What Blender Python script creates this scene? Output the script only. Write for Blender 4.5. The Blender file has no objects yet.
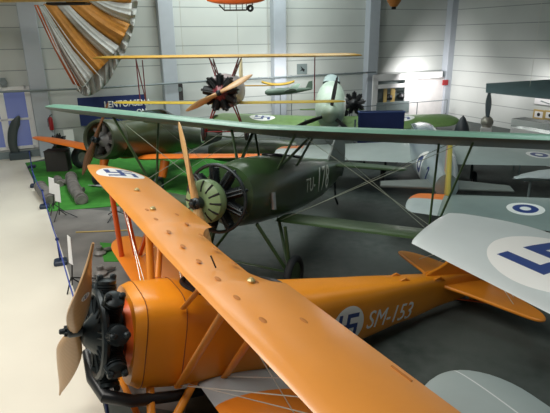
import bpy, math, random
from mathutils import Vector, Matrix
random.seed(7)
PI = math.pi
R = math.radians
sc = bpy.context.scene
COL = sc.collection

# ------------------------------------------------------------------ camera
F, PITCH, H, ROLL = 507.3, R(18.5), 4.48, R(0.81)
cp, sp = math.cos(PITCH), math.sin(PITCH)
Rv = Vector((1, 0, 0)); Uv = Vector((0, sp, cp)); Fv = Vector((0, cp, -sp))
CX = Rv * math.cos(ROLL) - Uv * math.sin(ROLL)
CU = Rv * math.sin(ROLL) + Uv * math.cos(ROLL)
cam_d = bpy.data.cameras.new('camera'); cam = bpy.data.objects.new('camera', cam_d); COL.objects.link(cam)
m = Matrix.Identity(4)
for i in range(3):
    m[i][0] = CX[i]; m[i][1] = CU[i]; m[i][2] = -Fv[i]
m[2][3] = H
cam.matrix_world = m
cam_d.sensor_width = 36; cam_d.lens = F / 550 * 36; cam_d.clip_start = 0.05; cam_d.clip_end = 200
sc.camera = cam
CO = Vector((0, 0, H))

def ray(px, py):
    return CX * ((px - 275) / F) + CU * ((206.5 - py) / F) + Fv
def at_z(px, py, z):
    d = ray(px, py); return CO + d * ((z - H) / d.z)
def at_y(px, py, y):
    d = ray(px, py); return CO + d * (y / d.y)
def at_t(px, py, t):
    return CO + ray(px, py) * t

# ------------------------------------------------------------------ materials
def newmat(name):
    mt = bpy.data.materials.new(name); mt.use_nodes = True
    nt = mt.node_tree; nt.nodes.clear()
    out = nt.nodes.new('ShaderNodeOutputMaterial'); b = nt.nodes.new('ShaderNodeBsdfPrincipled')
    nt.links.new(b.outputs[0], out.inputs[0])
    return mt, nt, b
class N:
    def __init__(s, nt): s.nt = nt
    def put(s, sock, v):
        if v is None: return
        if isinstance(v, bpy.types.NodeSocket): s.nt.links.new(v, sock)
        else: sock.default_value = v
    def math(s, op, a, b=None, c=None):
        n = s.nt.nodes.new('ShaderNodeMath'); n.operation = op
        s.put(n.inputs[0], a); s.put(n.inputs[1], b); s.put(n.inputs[2], c)
        return n.outputs[0]
    def coord(s): return s.nt.nodes.new('ShaderNodeTexCoord').outputs['Object']
    def dot(s, vec, d, off):
        n = s.nt.nodes.new('ShaderNodeVectorMath'); n.operation = 'DOT_PRODUCT'
        s.put(n.inputs[0], vec); n.inputs[1].default_value = d
        return s.math('ADD', n.outputs['Value'], -off)
    def mix(s, f, a, b):
        n = s.nt.nodes.new('ShaderNodeMix'); n.data_type = 'RGBA'
        s.put(n.inputs[0], f); s.put(n.inputs[6], a); s.put(n.inputs[7], b)
        return n.outputs[2]
    def noise(s, vec, scale, detail=4):
        n = s.nt.nodes.new('ShaderNodeTexNoise'); s.put(n.inputs['Vector'], vec)
        n.inputs['Scale'].default_value = scale; n.inputs['Detail'].default_value = detail
        return n.outputs[0]
    def ramp(s, v, lo, hi):
        n = s.nt.nodes.new('ShaderNodeMapRange'); s.put(n.inputs[0], v)
        n.inputs[1].default_value = lo; n.inputs[2].default_value = hi
        return n.outputs[0]
def c4(c): return (c[0], c[1], c[2], 1)
BLUE = (0.02, 0.05, 0.22, 1); WHITE = (0.85, 0.85, 0.83, 1)

def paint(name, col, rough=0.45, metal=0.0, var=0.12, scale=3.0, emblems=(), bands=(), col2=None, camo=3.0, lines=None, bump=0, coat=0):
    """emblems: (kind, centre, U, V, radius, guard) ; bands: (axis vector, lo, hi, colour)"""
    mt, nt, b = newmat(name); n = N(nt); P = n.coord()
    c = c4(col)
    if col2 is not None:
        msk = n.ramp(n.noise(P, camo, 1), 0.49, 0.51)
        c = n.mix(msk, c, c4(col2))
    v = n.ramp(n.noise(P, scale), 0.3, 0.7)
    dark = n.mix(1.0, c, c)
    if isinstance(c, tuple): dk = tuple(x * (1 - var) for x in c[:3]) + (1,)
    else:
        h = nt.nodes.new('ShaderNodeHueSaturation'); h.inputs['Value'].default_value = 1 - var
        nt.links.new(c, h.inputs['Color']); dk = h.outputs[0]
    c = n.mix(v, dk, c)
    for (ax, lo, hi, bc) in bands:
        d = n.dot(P, ax, (lo + hi) / 2)
        c = n.mix(n.math('COMPARE', d, 0.0, (hi - lo) / 2), c, c4(bc))
    if lines:
        ax, per, wd, lc = lines
        d = n.math('PINGPONG', n.dot(P, ax, 0.0), per / 2)
        c = n.mix(n.math('LESS_THAN', d, wd), c, c4(lc))
    for (kind, cen, U, V, r, guard) in emblems:
        U = Vector(U); V = Vector(V); cen = Vector(cen)
        u = n.math('DIVIDE', n.dot(P, U, cen.dot(U)), r); w = n.math('DIVIDE', n.dot(P, V, cen.dot(V)), r)
        rr = n.math('SQRT', n.math('ADD', n.math('MULTIPLY', u, u), n.math('MULTIPLY', w, w)))
        g = 1.0
        if guard is not None:
            g = n.math('GREATER_THAN', n.dot(P, guard[0], guard[1]), 0.0)
        if kind == 'star':
            c = n.mix(n.math('MULTIPLY', n.math('LESS_THAN', rr, 1.0), g), c, WHITE)
            L, wd = 0.62, 0.105
            cmp_ = lambda val, lo, hi: n.math('COMPARE', val, (lo + hi) / 2, (hi - lo) / 2)
            boxes = [(-wd, wd, -L, L), (-L, L, -wd, wd), (0, L, L - 2 * wd, L), (L - 2 * wd, L, -L, 0), (-L, 0, -L, -L + 2 * wd), (-L, -L + 2 * wd, 0, L)]
            acc = None
            for (a0, a1, b0, b1) in boxes:
                q = n.math('MULTIPLY', cmp_(u, a0, a1), cmp_(w, b0, b1))
                acc = q if acc is None else n.math('MAXIMUM', acc, q)
            c = n.mix(n.math('MULTIPLY', acc, g), c, BLUE)
        else:
            for rad, cc in ((1.0, WHITE), (0.68, BLUE), (0.3, WHITE)):
                c = n.mix(n.math('MULTIPLY', n.math('LESS_THAN', rr, rad), g), c, cc)
    n.put(b.inputs['Base Color'], c)
    b.inputs['Roughness'].default_value = rough; b.inputs['Metallic'].default_value = metal
    if coat: b.inputs['Coat Weight'].default_value = coat; b.inputs['Coat Roughness'].default_value = 0.2
    if bump:
        bn = nt.nodes.new('ShaderNodeBump'); bn.inputs['Strength'].default_value = bump; bn.inputs['Distance'].default_value = 0.01
        nt.links.new(n.noise(P, scale * 6), bn.inputs['Height']); nt.links.new(bn.outputs[0], b.inputs['Normal'])
    return mt

ORANGE = (0.80, 0.27, 0.015); 
ORANGE_D = (0.72, 0.13, 0.01)
GREEN = (0.045, 0.085, 0.035)
TEAL = (0.12, 0.24, 0.19)
M = {}
M['orange'] = paint('orange dope', ORANGE, 0.42, var=0.1, coat=0.3)
M['orange_red'] = paint('orange strut paint', (0.75, 0.12, 0.015), 0.4)
M['black'] = paint('black enamel', (0.012, 0.013, 0.015), 0.4)
M['engine'] = paint('dark engine metal', (0.035, 0.045, 0.05), 0.38, 0.5, var=.4, scale=12)
M['steel'] = paint('bare steel', (0.45, 0.47, 0.48), 0.3, 0.9)
M['wire'] = paint('pale wire', (0.6, 0.6, 0.55), 0.35, 0.6)
M['green'] = paint('field green paint', GREEN, 0.38, var=0.2, coat=.2)
M['green2'] = paint('sheen green paint', (0.065, 0.12, 0.045), 0.35, var=0.2)
M['teal'] = paint('grey green paint', TEAL, 0.4)
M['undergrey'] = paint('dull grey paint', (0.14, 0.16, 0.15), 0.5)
M['dome'] = paint('pale green baffle paint', (0.22, 0.33, 0.16), 0.4)
M['rubber'] = paint('tyre rubber', (0.02, 0.025, 0.03), 0.7)
M['leather'] = paint('brown padding', (0.44, 0.16, 0.03), 0.6)
M['tuwire'] = paint('dull green wire', (.28, .33, .27), .4)
M['glass'] = paint('pale windscreen', (0.16, 0.24, 0.27), 0.12)
M['white'] = paint('white card', (0.8, 0.8, 0.8), 0.6, var=.03)
M['dark'] = paint('near black', (0.01, 0.01, 0.01), 0.8)
M['brass'] = paint('pale brass', (0.6, 0.5, 0.25), 0.35, 0.6)
M['yellow'] = paint('yellow dope', (0.62, 0.38, 0.03), 0.42)
M['red'] = paint('red paint', (0.35, 0.015, 0.02), 0.4)
M['maroon'] = paint('maroon strut paint', (0.2, 0.02, 0.03), 0.4)
M['silver'] = paint('silver dope', (0.5, 0.55, 0.56), 0.42, 0.2, var=.06)
M['blue'] = paint('blue fabric', (0.010, 0.024, 0.12), 0.7)
M['blue_rope'] = paint('blue rope', (0.05, 0.08, 0.35), 0.7)
M['grey_metal'] = paint('grey casting', (0.26, 0.245, 0.23), 0.5, 0.1, var=.5, scale=6)
M['crate'] = paint('dark brown board', (0.05, 0.045, 0.045), 0.8)
M['pewter'] = paint('jet grey paint', (0.2, 0.25, 0.25), 0.4)
M['pipe'] = paint('grey pipe paint', (0.22, 0.26, 0.27), 0.4, .3)
M['frame_yellow'] = paint('pale wood frame', (0.5, 0.36, 0.12), 0.5)

def wood(name, c1, c2, axis='Z', badge=None):
    mt, nt, b = newmat(name); n = N(nt); P = n.coord()
    w = nt.nodes.new('ShaderNodeTexWave'); w.bands_direction = 'Y'; w.inputs['Scale'].default_value = 9; w.inputs['Distortion'].default_value = 3
    nt.links.new(P, w.inputs['Vector'])
    c = n.mix(w.outputs[0], c4(c1), c4(c2))
    n.put(b.inputs['Base Color'], c); b.inputs['Roughness'].default_value = .4
    b.inputs['Coat Weight'].default_value = .3
    return mt
M['wood'] = wood('varnished wood', (0.50, 0.29, 0.125), (0.53, 0.31, 0.14))
M['wood_pale'] = wood('pale varnished wood', (0.55, 0.33, 0.13), (0.66, 0.42, 0.18))
M['wood_dark'] = wood('dark varnished wood', (0.12, 0.05, 0.02), (0.2, 0.08, 0.03))

# ------------------------------------------------------------------ mesh helper
class MB:
    def __init__(s): s.v = []; s.f = []; s.sm = []
    def add(s, vs, fs, smooth=True):
        o = len(s.v); s.v += [Vector(v) for v in vs]
        s.f += [tuple(i + o for i in f) for f in fs]; s.sm += [smooth] * len(fs)
        return s
    def loft(s, rings, cap=True, closed=True, smooth=True):
        n = len(rings[0]); vs = [p for r in rings for p in r]; fs = []
        for i in range(len(rings) - 1):
            for j in range(n if closed else n - 1):
                k = (j + 1) % n
                fs.append((i * n + j, i * n + k, (i + 1) * n + k, (i + 1) * n + j))
        if cap and closed:
            fs.append(tuple(range(n))[::-1]); fs.append(tuple((len(rings) - 1) * n + j for j in range(n)))
        return s.add(vs, fs, smooth)
    def box(s, c, d, rot=None, bevel=0.0):
        c = Vector(c); x, y, z = [q / 2 for q in d]
        bv = min(bevel, x * .9, y * .9, z * .9)
        if bv <= 0:
            vs = [Vector((sx * x, sy * y, sz * z)) for sz in (-1, 1) for sy in (-1, 1) for sx in (-1, 1)]
            fs = [(0, 2, 3, 1), (4, 5, 7, 6), (0, 1, 5, 4), (2, 6, 7, 3), (0, 4, 6, 2), (1, 3, 7, 5)]
        else:
            rings = []
            for (zz, ins) in ((-z, bv), (-z + bv, 0), (z - bv, 0), (z, bv)):
                a, b_ = x - ins, y - ins; q = bv
                rings.append([Vector(p) for p in ((a - q, -b_, zz), (a, -b_ + q, zz), (a, b_ - q, zz), (a - q, b_, zz), (-a + q, b_, zz), (-a, b_ - q, zz), (-a, -b_ + q, zz), (-a + q, -b_, zz))])
            t = MB().loft(rings, smooth=False); vs, fs = t.v, t.f
        if rot is not None: vs = [rot @ v for v in vs]
        return s.add([v + c for v in vs], fs, False)
    def tube(s, pts, r, n=8, flat=None, cap=True):
        pts = [Vector(p) for p in pts]; rings = []
        rs = r if isinstance(r, (list, tuple)) else [r] * len(pts)
        up0 = None
        for i, p in enumerate(pts):
            t = (pts[min(i + 1, len(pts) - 1)] - pts[max(i - 1, 0)]).normalized()
            if up0 is None:
                up0 = Vector((0, 0, 1)) if abs(t.z) < .9 else Vector((1, 0, 0))
                if flat is not None: up0 = Vector(flat[0])
            a = (up0 - t * up0.dot(t)).normalized(); b_ = t.cross(a); up0 = a
            kf = flat[1] if flat is not None else 1
            rings.append([p + a * rs[i] * kf * math.cos(2 * PI * j / n) + b_ * rs[i] * math.sin(2 * PI * j / n) for j in range(n)])
        return s.loft(rings, cap)
    def lathe(s, prof, o=(0, 0, 0), ax=(0, 0, 1), n=24, smooth=True, cap=True):
        o = Vector(o); ax = Vector(ax).normalized()
        a = (Vector((0, 0, 1)) if abs(ax.z) < .9 else Vector((1, 0, 0))); a = (a - ax * a.dot(ax)).normalized(); b_ = ax.cross(a)
        rings = [[o + ax * h + (a * math.cos(2 * PI * j / n) + b_ * math.sin(2 * PI * j / n)) * max(r, 1e-4) for j in range(n)] for (r, h) in prof]
        return s.loft(rings, cap, True, smooth)
    def torus(s, o, ax, Rr, r, n=32, k=8):
        o = Vector(o); ax = Vector(ax).normalized()
        a = (Vector((0, 0, 1)) if abs(ax.z) < .9 else Vector((1, 0, 0))); a = (a - ax * a.dot(ax)).normalized(); b_ = ax.cross(a)
        rings = []
        for i in range(n + 1):
            q = 2 * PI * i / n; d = a * math.cos(q) + b_ * math.sin(q)
            rings.append([o + d * (Rr + r * math.cos(2 * PI * j / k)) + ax * r * math.sin(2 * PI * j / k) for j in range(k)])
        return s.loft(rings, False)
    def plate(s, outline, th, axis):
        """outline: 2D points; axis 'z' -> xy plate ; 'y' -> xz plate; ; rounded by inset rings"""
        cx = sum(p[0] for p in outline) / len(outline); cy = sum(p[1] for p in outline) / len(outline)
        rings = []
        for (k, h) in ((.96, -th / 2), (1.0, -th / 5), (1.0, th / 5), (.96, th / 2)):
            ring = []
            for p in outline:
                a = cx + (p[0] - cx) * k; b_ = cy + (p[1] - cy) * k
                if axis == 'z': ring.append(Vector((a, b_, (p[2] if len(p) > 2 else 0) + h)))
                else: ring.append(Vector((a, h, b_)))
            rings.append(ring)
        return s.loft(rings, smooth=False)
    def build(s, name, mat, parent=None, local=None):
        me = bpy.data.meshes.new(name); me.from_pydata([tuple(v) for v in s.v], [], s.f)
        me.polygons.foreach_set('use_smooth', s.sm); me.materials.append(mat)
        import bmesh
        bm = bmesh.new(); bm.from_mesh(me); bmesh.ops.recalc_face_normals(bm, faces=bm.faces)
        for e in bm.edges:
            if len(e.link_faces) == 2 and e.calc_face_angle(0) > R(38): e.smooth = False
        bm.to_mesh(me); bm.free(); me.update()
        o = bpy.data.objects.new(name, me); COL.objects.link(o)
        if parent is not None: o.parent = parent
        if local is not None: o.matrix_basis = local
        return o

def tag(o, label=None, cat=None, group=None, kind=None):
    if label: o['label'] = label
    if cat: o['category'] = cat
    if group: o['group'] = group
    if kind: o['kind'] = kind
    return o
def empty(name, loc, rz=0, label=None, cat=None, group=None):
    o = bpy.data.objects.new(name, None); COL.objects.link(o); o.empty_display_size = .2
    o.location = loc; o.rotation_euler = (0, 0, rz); tag(o, label, cat, group)
    return o
def struct(name, mb, mat):
    o = mb.build(name, mat); o['kind'] = 'structure'; return o
def smooth_pts(pts, k=6, closed=True):
    """Catmull-Rom through 2D/3D points"""
    n = len(pts); out = []
    for i in range(n if closed else n - 1):
        g = lambda q: Vector(pts[q % n]) if closed else Vector(pts[min(max(q, 0), n - 1)])
        p0, p1, p2, p3 = g(i - 1), g(i), g(i + 1), g(i + 2)
        for j in range(k):
            t = j / k
            out.append(0.5 * ((2 * p1) + (p2 - p0) * t + (2 * p0 - 5 * p1 + 4 * p2 - p3) * t * t + (3 * p1 - p0 - 3 * p2 + p3) * t ** 3))
    if not closed: out.append(Vector(pts[-1]))
    return out
def interp(tab, x):
    """tab: sorted list (x, ...) -> tuple"""
    if x <= tab[0][0]: return tab[0][1:]
    for a, b_ in zip(tab, tab[1:]):
        if x <= b_[0]:
            t = (x - a[0]) / (b_[0] - a[0]); t = t * t * (3 - 2 * t) * .35 + t * .65
            return tuple(p + (q - p) * t for p, q in zip(a[1:], b_[1:]))
    return tab[-1][1:]

# ------------------------------------------------------------------ aircraft kit (frame: x forward, y left, z up, origin at propeller hub)
LOW = .62
def airfoil(le, chord, y, z, tk, camber=.04, n=9):
    up = []; lo = []
    for i in range(n + 1):
        t = (1 - math.cos(PI * i / n)) / 2
        th = 2 * tk * (1.48 * math.sqrt(t) - .63 * t - 1.76 * t * t + 1.42 * t ** 3 - .51 * t ** 4) 
        cm = camber * 4 * t * (1 - t)
        up.append(Vector((le - chord * t, y, z + chord * (cm + th / 1))))
        lo.append(Vector((le - chord * t, y, z + chord * (cm - th * LOW))))
    return up + lo[-2:0:-1]
def wing_mb(y0, y1, le, te, z, tk=.1, camber=.03, n=30, tip=.7, tip_side=1, lef=.45):
    """le, te, z : functions of y.  rounded tip over the last «tip» metres at the y1 end"""
    rings = []
    sgn = 1 if y1 > y0 else -1; span = abs(y1 - y0)
    ss = [i / n for i in range(n + 1)]
    if tip > 0:
        a = 1 - tip / span
        ss = [a * i / n for i in range(n)] + [a + (1 - a) * math.sin(PI / 2 * i / 9) for i in range(10)]
    for s_ in ss:
        y = y0 + sgn * span * s_; l = le(y); t = te(y); c = l - t
        q = 1.0
        if tip > 0:
            d = (s_ * span - (span - tip)) / tip
            if d > 0: q = math.sqrt(max(0, 1 - d * d))
            q = max(q, .03)
        l2 = l - c * (1 - q) * lef; c2 = c * q
        rings.append(airfoil(l2, c2, y, z(y), tk / 2 * (1 if q > .5 else 1), camber))
    return MB().loft(rings)
class Fuse:
    def __init__(s, st): s.st = sorted(st)  # (x, zc, hw, hh, n)
    def sec(s, x): return interp(s.st, x)
    def ring(s, x, n=28):
        zc, hw, hh, e = s.sec(x); out = []
        for j in range(n):
            q = 2 * PI * (j + .5) / n; cy, cz = math.cos(q), math.sin(q)
            out.append(Vector((x, hw * math.copysign(abs(cy) ** (2 / e), cy), zc + hh * math.copysign(abs(cz) ** (2 / e), cz))))
        return out
    def mb(s, step=.15, x0=None, x1=None):
        a = s.st[0][0] if x0 is None else x0; b_ = s.st[-1][0] if x1 is None else x1
        k = max(2, int((b_ - a) / step)); return MB().loft([s.ring(a + (b_ - a) * i / k) for i in range(k + 1)])
    def side(s, x, z):
        zc, hw, hh, e = s.sec(x); q = min(.98, abs(z - zc) / hh); return hw * (1 - q ** e) ** (1 / e)
    def top(s, x, y=0):
        zc, hw, hh, e = s.sec(x); q = min(.98, abs(y) / hw); return zc + hh * (1 - q ** e) ** (1 / e)
def frame(hub, yaw, pit, name, label, cat='aircraft', group=None):
    root = empty(name, (hub[0], hub[1], 0), yaw, label, cat, group)
    L = Matrix.Translation((0, 0, hub[2])) @ Matrix.Rotation(-pit, 4, 'Y')
    return root, L
def prop_blade(Rr, ang, tw=1, wide=.11, hubr=.1, x=.0, point=False):
    """blade in the yz-plane from the hub"""
    d = Vector((0, math.cos(ang), math.sin(ang))); s_ = Vector((0, -math.sin(ang), math.cos(ang))) * tw; X = Vector((1, 0, 0))
    rings = []
    for i in range(17):
        t = i / 16; r = hubr * .3 + (Rr - hubr * .3) * t
        w = wide * (0.55 + 1.1 * math.sin(PI * min(1, t * 1.15)) * .55) * (math.sqrt(max(0.0, 1 - max(0, (t - .8) / .2) ** 2)) if t > .8 else 1)
        if point: w = wide * (.35 + .75 * math.sin(PI * min(1, t * 1.3 + .05)) ) if t < .35 else wide * 1.08 * (1 - ((t - .35) / .65) ** 1.7)
        w = max(w, .008); th = .055 * (1 - t) + .012
        tw_a = R(62) * (1 - t) + R(14)
        a = s_ * math.cos(tw_a) - X * math.sin(tw_a); b_ = s_ * math.sin(tw_a) + X * math.cos(tw_a)
        rings.append([d * r + X * x + a * w * math.cos(2 * PI * j / 12) + b_ * th * math.sin(2 * PI * j / 12) for j in range(12)])
    return MB().loft(rings)
def propeller(root, L, Rr, ang, mat, x=0, wide=.11, blades=2, tipmat=None, name='propeller', hubmat=None, boss=.1, point=False):
    hubo = MB().lathe([(0.02, -.09), (boss, -.08), (boss, .05), (boss * .8, .07), (boss * .45, .08), (boss * .4, .14), (.02, .15)], (x, 0, 0), (1, 0, 0), 20)
    for k in range(6):
        q = k * PI / 3; hubo.tube([(x + .05, boss * .62 * math.cos(q), boss * .62 * math.sin(q)), (x + .1, boss * .62 * math.cos(q), boss * .62 * math.sin(q))], .014, 6)
    ho = hubo.build(name, hubmat or M['engine'], root, L)
    for k in range(blades):
        b_ = prop_blade(Rr, ang + 2 * PI * k / blades, 1, wide, .1, x, point).build('propeller_blade', mat, ho)
    return ho
def cyl_mb(r, r0, r1):
    mb = MB(); prof = [(r * .75, r0)]
    k = int((r1 - r0) / .035)
    for i in range(k):
        h = r0 + .03 + (r1 - r0 - .09) * i / k
        prof += [(r * .78, h), (r, h + .004), (r, h + .014), (r * .78, h + .018)]
    prof += [(r * .9, r1 - .06), (r * .95, r1 - .02), (r * .6, r1), (.01, r1 + .004)]
    mb.lathe(prof, (0, 0, 0), (0, 0, 1), 14)
    for sx in (-1, 1):
        mb.box((sx * r * .62, 0, r1 + .015), (r * .6, r * .55, .07), None, .015)
    mb.tube([(r * 1.15, .03, r0 - .03), (r * .8, .03, r1 + .02)], .013, 6)
    mb.tube([(r * 1.15, -.03, r0 - .03), (r * .8, -.03, r1 + .02)], .013, 6)
    return mb
def radial(root, L, x, n, rin, rout, rc, mat, crank=None, off=0.0, ex=None, exr=.035):
    e = MB(); e.lathe([(.05, -.2), (rin * 1.02, -.17), (rin * 1.05, .1), (rin * .7, .17), (rin * .45, .24), (.06, .26)], (x, 0, 0), (1, 0, 0), 28)
    eo = e.build('engine', crank or mat, root, L)
    cm = cyl_mb(rc, rin * .8, rout)
    first = None
    for k in range(n):
        q = off + 2 * PI * k / n
        mt = Matrix.Translation((x, 0, 0)) @ Matrix.Rotation(q, 4, 'X')
        if first is None:
            first = cm.build('cylinder', mat, eo, mt)
        else:
            c = first.copy(); COL.objects.link(c); c.parent = eo; c.matrix_basis = mt
    if ex:
        mb = MB().torus((x + ex[0], 0, 0), (1, 0, 0), ex[1], exr, 40, 8)
        for k in range(n):
            q = off + 2 * PI * k / n; s_ = Vector((0, -math.sin(q), math.cos(q)))
            mb.tube([Vector((x, 0, 0)) + s_ * rout * .95, Vector((x + ex[0] * .6, 0, 0)) + s_ * (rout * 1.0), Vector((x + ex[0], 0, 0)) + s_ * ex[1]], exr * .8, 8)
        mb.build('exhaust_collector_ring', mat, eo)
    return eo
def wheel(root, L, c, r, w, hubmat=None):
    o = MB().torus(c, (0, 1, 0), r - w / 2, w / 2, 32, 10).build('wheel', M['rubber'], root, L)
    MB().lathe([(.02, -w * .35), (r - w * .75, -w * .2), (r - w * .75, w * .2), (.02, w * .35)], c, (0, 1, 0), 24).build('wheel_disc', hubmat or M['green2'], o)
    return o
def struts(root, L, prs, r, mat, name='strut'):
    for (a, b_) in prs:
        MB().tube([a, b_], r, 10, flat=((1, 0, 0), 1.9)).build(name, mat, root, L)
def wires(root, L, prs, r=.005, mat=None, name='bracing_wire'):
    for (a, b_) in prs: MB().tube([a, b_], r, 5).build(name, mat or M['wire'], root, L)
def text_obj(name, body, size, mat, root, L, origin, right, up, push, surf=None, shear=0, bold=0, sx=1.0):
    """flat lettering, with each vertex laid onto a surface by surf(point)->point"""
    cu = bpy.data.curves.new(name, 'FONT'); cu.body = body; cu.size = size; cu.align_x = 'CENTER'; cu.align_y = 'CENTER'; cu.shear = shear; cu.offset = bold
    cu.extrude = 0.0; cu.resolution_u = 4
    t = bpy.data.objects.new('tmp', cu); COL.objects.link(t)
    dg = bpy.context.evaluated_depsgraph_get(); me = bpy.data.meshes.new_from_object(t.evaluated_get(dg))
    bpy.data.objects.remove(t)
    origin = Vector(origin); right = Vector(right); up = Vector(up); push = Vector(push)
    import bmesh
    bm = bmesh.new(); bm.from_mesh(me)
    bmesh.ops.subdivide_edges(bm, edges=[e for e in bm.edges if e.calc_length() > .08], cuts=2, use_grid_fill=False)
    for v in bm.verts:
        p = origin + right * v.co.x * sx + up * v.co.y
        if surf: p = surf(p)
        v.co = p + push * .004
    ext = bmesh.ops.extrude_face_region(bm, geom=list(bm.faces))
    for e in ext['geom']:
        if isinstance(e, bmesh.types.BMVert): e.co += push * .003
    bmesh.ops.recalc_face_normals(bm, faces=bm.faces)
    me2 = bpy.data.meshes.new(name); bm.to_mesh(me2); bm.free(); me2.materials.clear(); me2.materials.append(mat)
    o = bpy.data.objects.new(name, me2); COL.objects.link(o)
    if root is not None: o.parent = root
    if L is not None: o.matrix_basis = L
    return o
def cockpit(fu, root, L, x, rx=.32, ry=.27, screen=.2, cmat=None):
    z = fu.top(x, 0)
    pts = []
    for i in range(29):
        q = 2 * PI * i / 28; px = x + rx * math.cos(q); py = ry * math.sin(q); pts.append(Vector((px, py, fu.top(px, py) + .012)))
    mb = MB().tube(pts, .025, 8); o = mb.build('cockpit_rim', cmat or M['black'], root, L)
    n = 16; vs = [Vector((x, 0, fu.top(x, 0) + .012))]; fs = []
    vs = []
    rings = []
    for k in (1.0, .7, .35, .02):
        rings.append([Vector((x + rx * k * math.cos(2 * PI * i / 28), ry * k * math.sin(2 * PI * i / 28), fu.top(x + rx * k * math.cos(2 * PI * i / 28), ry * k * math.sin(2 * PI * i / 28)) + .01)) for i in range(28)])
    MB().loft(rings, True).build('cockpit_dark_disc', M['dark'], root, L)  # no hole cut: near-black disc on the skin paints the cockpit's inner shade
    if screen:
        out = []
        for j in range(2):
            ring = []
            for i in range(11):
                q = -PI / 2 + PI * i / 10
                bx = x + rx + .02 + .10 * math.cos(q) + (-.1 if j else 0); by = ry * .85 * math.sin(q) * (1 if j == 0 else .8)
                ring.append(Vector((bx, by, fu.top(bx, by) + (.0 if j == 0 else float(screen) * (.5 + .5 * math.cos(q))))))
            out.append(ring)
        mb = MB().loft(out, False, False); w = mb.build('windscreen', M['glass'], root, L)
        sm = w.modifiers.new('thick', 'SOLIDIFY'); sm.thickness = .008
# ================================================================== PLACES
def zfor(P, py):
    lo, hi = -1.0, 9.0
    for _ in range(40):
        z = (lo + hi) / 2; d = Vector((P[0], P[1], z)) - CO
        y = 206.5 - F * d.dot(CU) / d.dot(Fv)
        if y > py: lo = z
        else: hi = z
    return z
W0 = Vector((-9.27, 20.5, 0)); E1 = Vector((.9085, .4177, 0)); EN = Vector((.4177, -.9085, 0)); BAY = 5.2
WA = math.atan2(E1.y, E1.x)
RW = Matrix((( E1.x, EN.x, 0), (E1.y, EN.y, 0), (0, 0, 1)))
def wall(s, n, z=0): return W0 + E1 * s + EN * n + Vector((0, 0, z))
def on_wall(px, py, n=0):
    """where the ray meets the plane n metres in front of the back wall"""
    d = ray(px, py); q = (W0 + EN * n - CO).dot(EN) / d.dot(EN); return CO + d * q
CORNER = wall(4 * BAY + .1, 0)
def rwall(s, n, z=0): return CORNER + EN * s - E1 * n + Vector((0, 0, z))
def on_rwall(px, py, n=0):
    d = ray(px, py); q = (CORNER - E1 * n - CO).dot(E1) / d.dot(E1); return CO + d * q

# ------------------------------------------------------------------ room shell
def floor_mat():
    mt, nt, b = newmat('dark painted concrete'); n = N(nt); P = n.coord()
    a = n.ramp(n.noise(P, .45, 3), .42, .58); c = n.mix(a, (0.035, 0.048, 0.043, 1), (0.065, 0.078, 0.07, 1))
    k = n.ramp(n.noise(P, 5, 6), .3, .75); c = n.mix(k, c, (0.075, 0.085, 0.08, 1))
    n.put(b.inputs['Base Color'], c); b.inputs['Roughness'].default_value = .6; b.inputs['Specular IOR Level'].default_value = .3
    return mt
def carpet_mat():
    mt, nt, b = newmat('grey brown floor covering'); n = N(nt); P = n.coord()
    c = n.mix(n.ramp(n.noise(P, 1.2, 5), .35, .65), (0.13, 0.125, 0.12, 1), (0.2, 0.19, 0.18, 1))
    n.put(b.inputs['Base Color'], c); b.inputs['Roughness'].default_value = .6
    return mt
def mat_green():
    mt, nt, b = newmat('green matting'); n = N(nt); P = n.coord()
    c = n.mix(n.ramp(n.noise(P, 4, 6), .3, .7), (0.03, 0.19, 0.02, 1), (0.05, 0.27, 0.03, 1))
    n.put(b.inputs['Base Color'], c); b.inputs['Roughness'].default_value = .9
    return mt
def wall_mat():
    mt, nt, b = newmat('ribbed wall panels'); n = N(nt); P = n.coord()
    c = n.mix(n.ramp(n.noise(P, .5, 3), .3, .7), (0.50, 0.53, 0.51, 1), (0.56, 0.59, 0.565, 1))
    d = n.math('PINGPONG', n.dot(P, (0, 0, 1), 0.26), .39)
    c = n.mix(n.math('LESS_THAN', d, .016), c, (0.24, 0.27, 0.27, 1))
    n.put(b.inputs['Base Color'], c); b.inputs['Roughness'].default_value = .55
    return mt
M['floor'] = floor_mat(); M['carpet'] = carpet_mat(); M['mat_green'] = mat_green(); M['wall'] = wall_mat()
M['walk'] = paint('cream walkway floor', (0.74, 0.70, 0.60), .35, var=.05, scale=1.0)
M['column'] = paint('pale column paint', (0.43, 0.47, 0.52), .5, var=.05)
M['ceiling'] = paint('ceiling board', (0.35, 0.36, 0.36), .8)
struct('floor', MB().box((0, 12, -.1), (60, 60, .2)), M['floor'])
A_, B_, C_, D_, E_ = at_z(25, 163, 0), at_z(45, 205, 0), at_z(60, 245, 0), at_z(80, 310, 0), at_z(105, 413, 0)
def slab(pts, z0, z1):
    n = len(pts)
    return MB().loft([[Vector((p[0], p[1], z0)) for p in pts], [Vector((p[0], p[1], z1)) for p in pts]], smooth=False)
dirw = (A_ - E_).normalized(); far = wall(-.6, .05)
walk = [E_ - dirw * 4, E_, D_, C_, B_, A_, wall(1.2, .02), wall(-8, .02), Vector((-14, 1, 0))]
o = struct('trim_1', slab(walk, 0, .006), M['walk']); 
carp = [at_z(101, 400, 0), D_, C_, B_ + Vector((.02, 0, 0)), at_z(150, 215, 0), at_z(210, 300, 0), at_z(185, 413, 0)]
struct('trim_2', slab(carp, 0, .004), M['carpet'])
g1 = [A_ + Vector((.03, 0, 0)), B_ + Vector((.03, 0, 0)), at_z(48, 212, 0), at_z(118, 206, 0), at_z(245, 205, 0), at_z(300, 160, 0), at_z(150, 153, 0)]
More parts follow.
